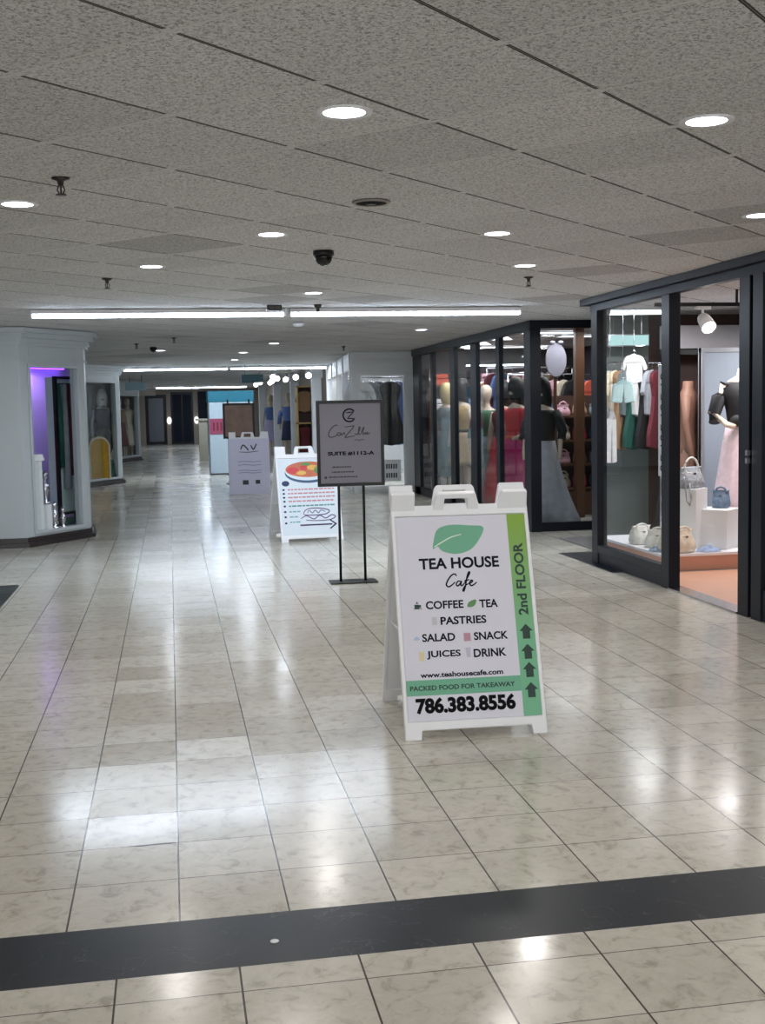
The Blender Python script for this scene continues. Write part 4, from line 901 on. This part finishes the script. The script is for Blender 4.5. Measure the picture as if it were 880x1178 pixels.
aframe((1.115, 12.34, 0), radians(5), 'white A-frame menu sign with food picture and arrow, standing behind the white stand board', .67, 1.05, .8, menu_print, lean=.3)
def soft_print(t, f, s, q):
    B = lambda mb, nm, mat, **k: mb.build(nm, mat, t, f=f, **k)
    B(MB().poly([(a*s, b*q) for a, b in rect(-.01, .0, .63, .990)], .001, .005), 'poster', C('lilac_white', (212, 212, 234), rough=.5, var=.03))
    m = MB(); w = .0055
    stroke(m, [(.18*s, .8*q), (.22*s, .88*q), (.28*s, .82*q), (.3*s, .78*q)], .012, w); stroke(m, [(.34*s, .88*q), (.38*s, .8*q), (.43*s, .9*q)], .012, w); stroke(m, [(.15*s, .76*q), (.3*s, .75*q), (.46*s, .77*q)], .006, w)
    m.poly([(a*s, b*q) for a, b in rect(.2, .17, .29, .25)], w, w+.002).poly([(a*s, b*q) for a, b in rect(.4, .18, .47, .25)], w, w+.002)
    B(m, 'logo_strokes', 'grey_ink')
    m = MB()
    for v in (.58, .52, .42, .38):
        stroke(m, [(.13*s, v*q), (.25*s, (v+.01)*q), (.37*s, (v-.004)*q), (.5*s, (v+.008)*q)], .007, w)
    B(m, 'text_lines', C('mauve_ink', (160, 156, 190)))
aframe((.95, 19.75, 0), radians(-3), 'plain lilac-white A-frame sign with faint print, farthest along the hall', .66, 1.04, .7, soft_print, lean=.12)

# ------------------------------------------------------------------ stand sign
ss = thing('floor_stand_sign', 'white board painted shade-grey in a black frame on a twin-pole stand, reading SUITE #1112-A', 'sign', (1.415, 9.36, 0), radians(-1.5))
MB().box(-.19, -.1, 0, .19, .1, .012).build('base_plate', 'black_metal', ss, bevel=.003)
for x in (-.1, .1): MB().tube([(x, 0, .012), (x, 0, 1.2)], .011, 10).build('pole', 'black_metal', ss, smooth=True)
ff = lambda a, b, w: (a, w, b)
MB().poly(rect(-.27, .78, .27, 1.465), -.035, -.01, ff, holes=[rect(-.245, .805, .245, 1.44)]).build('frame', 'black_metal', ss, bevel=.003)
MB().poly(rect(-.25, .8, .25, 1.445), -.026, -.014, ff).build('board', 'shaded_board', ss)
fp = lambda a, b, w: (a, -.0262-w, b)
m = MB()
cc = (-.005, 1.345)
m.poly([(cc[0]+.056*cos(radians(a)), cc[1]+.056*sin(radians(a))) for a in range(40, 321, 14)]+[(cc[0]+.044*cos(radians(a)), cc[1]+.044*sin(radians(a))) for a in range(320, 39, -14)], 0, .0008)
stroke(m, [(-.032, 1.365), (.03, 1.372)], .004); stroke(m, [(.03, 1.372), (-.02, 1.322)], .004); stroke(m, [(-.022, 1.32), (.04, 1.318)], .004)
text_into(m, 'SUITE #1112-A', (-.185, 1.025, .19, 1.058), .045)
m.build('logo_and_suite_number', 'ink', ss, f=fp)
m = MB(); r_ = .0042
stroke(m, [(-.10, 1.262), (-.115, 1.27), (-.15, 1.245), (-.175, 1.205), (-.165, 1.175), (-.13, 1.178), (-.10, 1.196)], r_)
stroke(m, [(-.08, 1.205), (-.1, 1.208), (-.105, 1.19), (-.085, 1.188), (-.075, 1.206), (-.072, 1.19), (-.058, 1.198), (-.05, 1.21), (-.045, 1.19)], r_)
stroke(m, [(-.045, 1.252), (-.0, 1.257), (.03, 1.258), (-.01, 1.21), (-.045, 1.17), (0, 1.176), (.035, 1.18)], r_)
stroke(m, [(.035, 1.2), (.045, 1.19), (.06, 1.2), (.08, 1.24), (.072, 1.25), (.066, 1.215), (.07, 1.19), (.085, 1.2)], r_)
stroke(m, [(.085, 1.2), (.1, 1.235), (.112, 1.248), (.1, 1.21), (.105, 1.19), (.12, 1.205), (.125, 1.19), (.138, 1.21), (.14, 1.19), (.158, 1.205)], r_)
stroke(m, [(.03, 1.145), (.05, 1.15), (.07, 1.143), (.09, 1.15), (.115, 1.146)], .003)
m.build('script_name', 'grey_ink', ss, f=fp)
m = MB()
for k, (x0, x1, v) in enumerate(((-.15, .0, .935), (-.155, .02, .895), (-.18, .05, .855))):
    rr = random.Random(k); a = x0
    while a < x1: l = .008+.02*rr.random(); m.poly(rect(a, v-.005, min(a+l, x1), v+.005), 0, .0008); a += l+.004
m.poly([(-.205+.011*cos(a*pi/8), .852+.011*sin(a*pi/8)) for a in range(16)], 0, .0008)
m.build('small_print', 'grey_ink', ss, f=fp)

# ------------------------------------------------------------------ ceiling fittings
def downlight(x, y, label, r=.071):
    t = thing('downlight', label, 'ceiling light', (x, y, H-.004), 0, 'recessed ceiling downlights')
    MB().lathe([(r, -.001), (r+.016, -.003), (r+.018, .004), (r, .004)], 32).build('trim_ring', 'white_plastic', t, smooth=True)
    MB().lathe([(0, -.0035), (r*.6, -.003), (r, -.0005), (r, .002), (0, .002)], 32).build('lens', LENS_E, t, smooth=True)
    return t
DL = [(.557, 3.655, 'nearest left-hand downlight in view, top centre of the ceiling'), (1.738, 3.655, 'nearest right-hand downlight in view'), (-.61, 5.354, 'downlight at the left edge of the view'), (2.886, 5.47, 'downlight above the near shopfront header at the right edge'),
      (.55, 6.197, 'downlight just before the black dome camera'), (1.734, 6.12, 'downlight right of the dome camera, in the second row'), (2.315, 7.515, 'downlight near the right shopfront corner, beside a sprinkler'), (-.079, 7.581, 'downlight left of the dome camera beyond the second row'),
      (1.142, 9.3, 'dim downlight between the dome camera and the first light bar'), (2.97, 13.8, 'downlight beyond the first light bar near the mannequin shop'), (1.45, 16.4, 'downlight in the middle of the hall beyond the first light bar'), (1.18, 18.9, 'farther middle downlight between the first and second light bars'), (-.1, 18., 'left-hand downlight between the first and second light bars'),
      (1.19, 21.6, 'downlight just before the second light bar')]
dls = [(x, y) for x, y, l in DL]
for x, y, l in DL: downlight(x, y, l)
EDL = 5.5
for x, y in dls+[(.55, 1.1), (1.74, 1.1), (-.62, .3), (2.9, .3), (.55, -1.5), (1.74, -1.5), (-1.8, 2.), (-1.8, 7.0), (-2.8, 4.5), (-3., 9.5), (2.9, 2.9)]:
    area(x, y, H-.014, EDL*(.8 if y > 12 else 1.), .14, col=(.8, .88, 1) if y > 12 else (1, .96, .92), name='downlight_or_fill_lamp')
for y in (29, 33, 37, 41, 48): area(1.2, y, H-.014, 18, .4, col=(.74, .86, 1), name='downlight_or_fill_lamp')  # added cool fill for the far hall, no fittings here

def light_bar(x0, x1, y, y1, label, th=.034):
    n = 'light_bar'; t = thing(n, label, 'light bar', ((x0+x1)/2, (y+y1)/2, H-.006), math.atan2(y1-y, x1-x0), 'linear light bars across the hall ceiling')
    h = math.hypot(x1-x0, y1-y)/2
    MB().box(-h, -.075, -.035, h, .075, 0).build('housing', 'white_plastic', t, bevel=.004)
    MB().box(-h+.01, -.036, -.065, h-.01, .036, -.035).build('diffuser', WHITE_E, t, bevel=.01)
    for sx in (-1, 1): MB().box(sx*h-.008, -.045, -.066, sx*h+.008, .045, -.0).build('end_cap', 'white_plastic', t)
light_bar(-1.15, 1.05, 10.76, 10.74, 'left half of the nearest light bar across the ceiling')
light_bar(1.1, 3.24, 10.74, 10.70, 'right half of the nearest light bar across the ceiling')
light_bar(-.89, 1.22, 24.8, 24.9, 'left half of the second light bar across the ceiling')
light_bar(1.28, 3.3, 24.9, 25., 'right half of the second light bar across the ceiling')
light_bar(-.45, 2.9, 44.9, 45., 'third and farthest light bar across the ceiling')
# matching lamps: the tubes' own light
for (x, y, L_) in ((-.05, 10.75, 2.1), (2.17, 10.72, 2.1), (.17, 24.85, 2.1), (2.3, 24.95, 2.), (1.2, 45, 3.2)):
    area(x, y, H-.075, 17, L_, .07, (.86, .93, 1.), name='bar_lamp')

def sprinkler(x, y, label, s_=1.):
    t = thing('sprinkler', label, 'sprinkler', (x, y, H-.004), 0, 'ceiling sprinklers')
    MB().lathe([(0, 0), (.034, 0), (.036, -.004), (.014, -.012), (.01, -.03), (0, -.03)], 20).build('escutcheon', 'steel_dark', t, smooth=True)
    m = MB().tube([(-.008, 0, -.03), (-.014, 0, -.045), (-.006, 0, -.062)], .003, 6).tube([(.008, 0, -.03), (.014, 0, -.045), (.006, 0, -.062)], .003, 6).tube([(0, 0, -.03), (0, 0, -.062)], .0035, 8)
    m.build('frame_arms', 'steel_dark', t)
    MB().lathe([(0, -.062), (.02, -.062), (.021, -.066), (0, -.068)], 12).build('deflector', 'steel_dark', t)
for a in ((-.378, 4.75, 'nearest ceiling sprinkler, upper left'), (-.382, 8.264, 'ceiling sprinkler left, before the first light bar'), (2.543, 8.176, 'ceiling sprinkler near the right shopfront corner'), (.086, 14.85, 'sprinkler beyond the first light bar, right of its neighbour on the left side'), (-.397, 16.1, 'sprinkler beyond the first light bar, farthest left'), (2.551, 17.3, 'sprinkler beyond the first light bar on the right side')): sprinkler(*a)
dc = thing('dome_camera', 'black dome security camera on the ceiling', 'camera', (.902, 6.827, H-.004))
MB().lathe([(0, 0), (.06, 0), (.062, -.02), (.056, -.028), (0, -.028)], 28).build('housing', 'black_metal', dc, smooth=True)
MB().lathe([(.052, -.028)]+[(.052*cos(k*pi/16), -.028-.058*sin(k*pi/16)) for k in range(1, 8)]+[(0, -.087)], 28).build('dome', pm('smoked_dome', (12, 12, 18), rough=.08), dc, smooth=True)
vt = thing('air_vent', 'small dark round air vent with pale rim in the ceiling', 'vent', (.903, 5.199, H-.0085))
MB().lathe([(.068, .002), (.069, -.004), (.078, -.005), (.085, .002)], 28).build('rim', C('vent_rim', (150, 144, 134)), vt, smooth=True)
MB().lathe([(0, -.002), (.069, -.002), (.069, .002), (0, .002)], 28).build('opening', 'ink_black', vt)
MB().lathe([(0, -.008), (.02, -.008), (.022, -.004), (0, -.002)], 16).build('cone', 'black_metal', vt)
bx_ = thing('emergency_light', 'small black box on the ceiling before the first light bar', 'emergency light', (.925, 10.35, H-.006))
MB().box(-.065, -.03, -.045, .065, .03, 0).build('case', 'black_metal', bx_, bevel=.004); MB().box(-.05, -.032, -.035, -.005, -.03, -.01).box(.005, -.032, -.035, .05, -.03, -.01).build('lens', 'steel_dark', bx_)
sd = thing('smoke_detector', 'small dark detector hanging just before the first light bar', 'detector', (1.3, 10.3, H-.006))
MB().lathe([(0, 0), (.035, 0), (.03, -.025), (.014, -.03), (.014, -.06), (0, -.064)], 20).build('body', 'steel_dark', sd, smooth=True)
sd = thing('smoke_detector', 'white round smoke detector just beyond the first light bar', 'detector', (1.367, 12.5, H-.006))
MB().lathe([(0, 0), (.06, 0), (.06, -.02), (.045, -.035), (0, -.04)], 20).build('body', 'white_plastic', sd, smooth=True)
hk = thing('ceiling_camera', 'small dark camera on the ceiling between the first and second light bars', 'camera', (-.19, 17, H-.006))
MB().lathe([(0, 0), (.05, 0), (.05, -.03), (.03, -.06), (0, -.07)], 16).build('body', 'black_metal', hk, smooth=True)

# small marks on the floor
ch = MB().poly([(-.18, 3.817), (-.15, 3.823), (-.11, 3.822), (-.07, 3.826), (-.03, 3.822), (-.045, 3.814), (-.09, 3.816), (-.14, 3.812)], .0002, .0008); tag(ch.build('chipped_joint', 'stone_plinth'), 'dark chipped tile joint on the pale floor, left foreground', 'chip')
sp = MB().lathe([(0, .0), (.012, .0), (.011, .0012), (0, .0016)], 14); o = sp.build('dried_spot', 'white_paint', smooth=True); o.location = (.225, 3.03, .0005); tag(o, 'small pale dried spot on the black floor band', 'stain')

# ------------------------------------------------------------------ lights of the shops
area(4.9, 9.3, 2.15, 26, .5, .5, (1, .97, .98), name='shop_lamp')
area(5.9, 10.0, 2.15, 22, .5, .5, (1, .97, .98), name='shop_lamp')
area(4.35, 8.0, 2.25, 9, .3, .3, (1, .84, .72), name='shop_lamp')
area(4.6, 10.6, 2.25, 16, .5, .3, (1, .97, .98), name='shop_lamp')
for (x, y) in ((4.85, 13.35), (4.55, 14.4), (4.35, 15.35), (4.4, 16.6), (4.6, 17.8), (5.6, 14.5)): area(x, y, H-.03, 4 if y < 13.5 else 8, .8, .28, (1, .99, 1), name='shop_lamp')
area(3.9, 21, H-.03, 35, 1, .4, (.97, .98, 1), name='shop_lamp'); area(4., 24, H-.03, 25, 1, .4, (.97, .98, 1), name='shop_lamp')
p1 = L1 @ Vector((1.25, .75, 1.9)); area(p1.x, p1.y, p1.z, 3.2, .6, .1, (.5, .28, 1), name='violet_lamp')
p1 = L1 @ Vector((1.0, .5, 2.15)); area(p1.x, p1.y, p1.z, 12, .5, .2, (.97, .96, 1), name='window_lamp')
p1 = L2 @ Vector((1.2, .5, 2.2)); area(p1.x, p1.y, p1.z, 38, .8, .2, (.97, .97, 1), name='window_lamp')
p1 = L3 @ Vector((1.6, .5, 2.2)); area(p1.x, p1.y, p1.z, 36, .8, .2, (1, .93, .86), name='window_lamp')

# ------------------------------------------------------------------ world and view
w = bpy.data.worlds.new('world'); SC.world = w; w.use_nodes = True
bg = w.node_tree.nodes['Background']; bg.inputs[0].default_value = (.97, .99, 1, 1); bg.inputs[1].default_value = 2.1  # added fill, entering through the open rear behind the camera
SC.view_settings.view_transform = 'Standard'; SC.view_settings.look = 'None'; SC.view_settings.gamma = 1
SC.view_settings.use_curve_mapping = False; SC.view_settings.exposure = .37
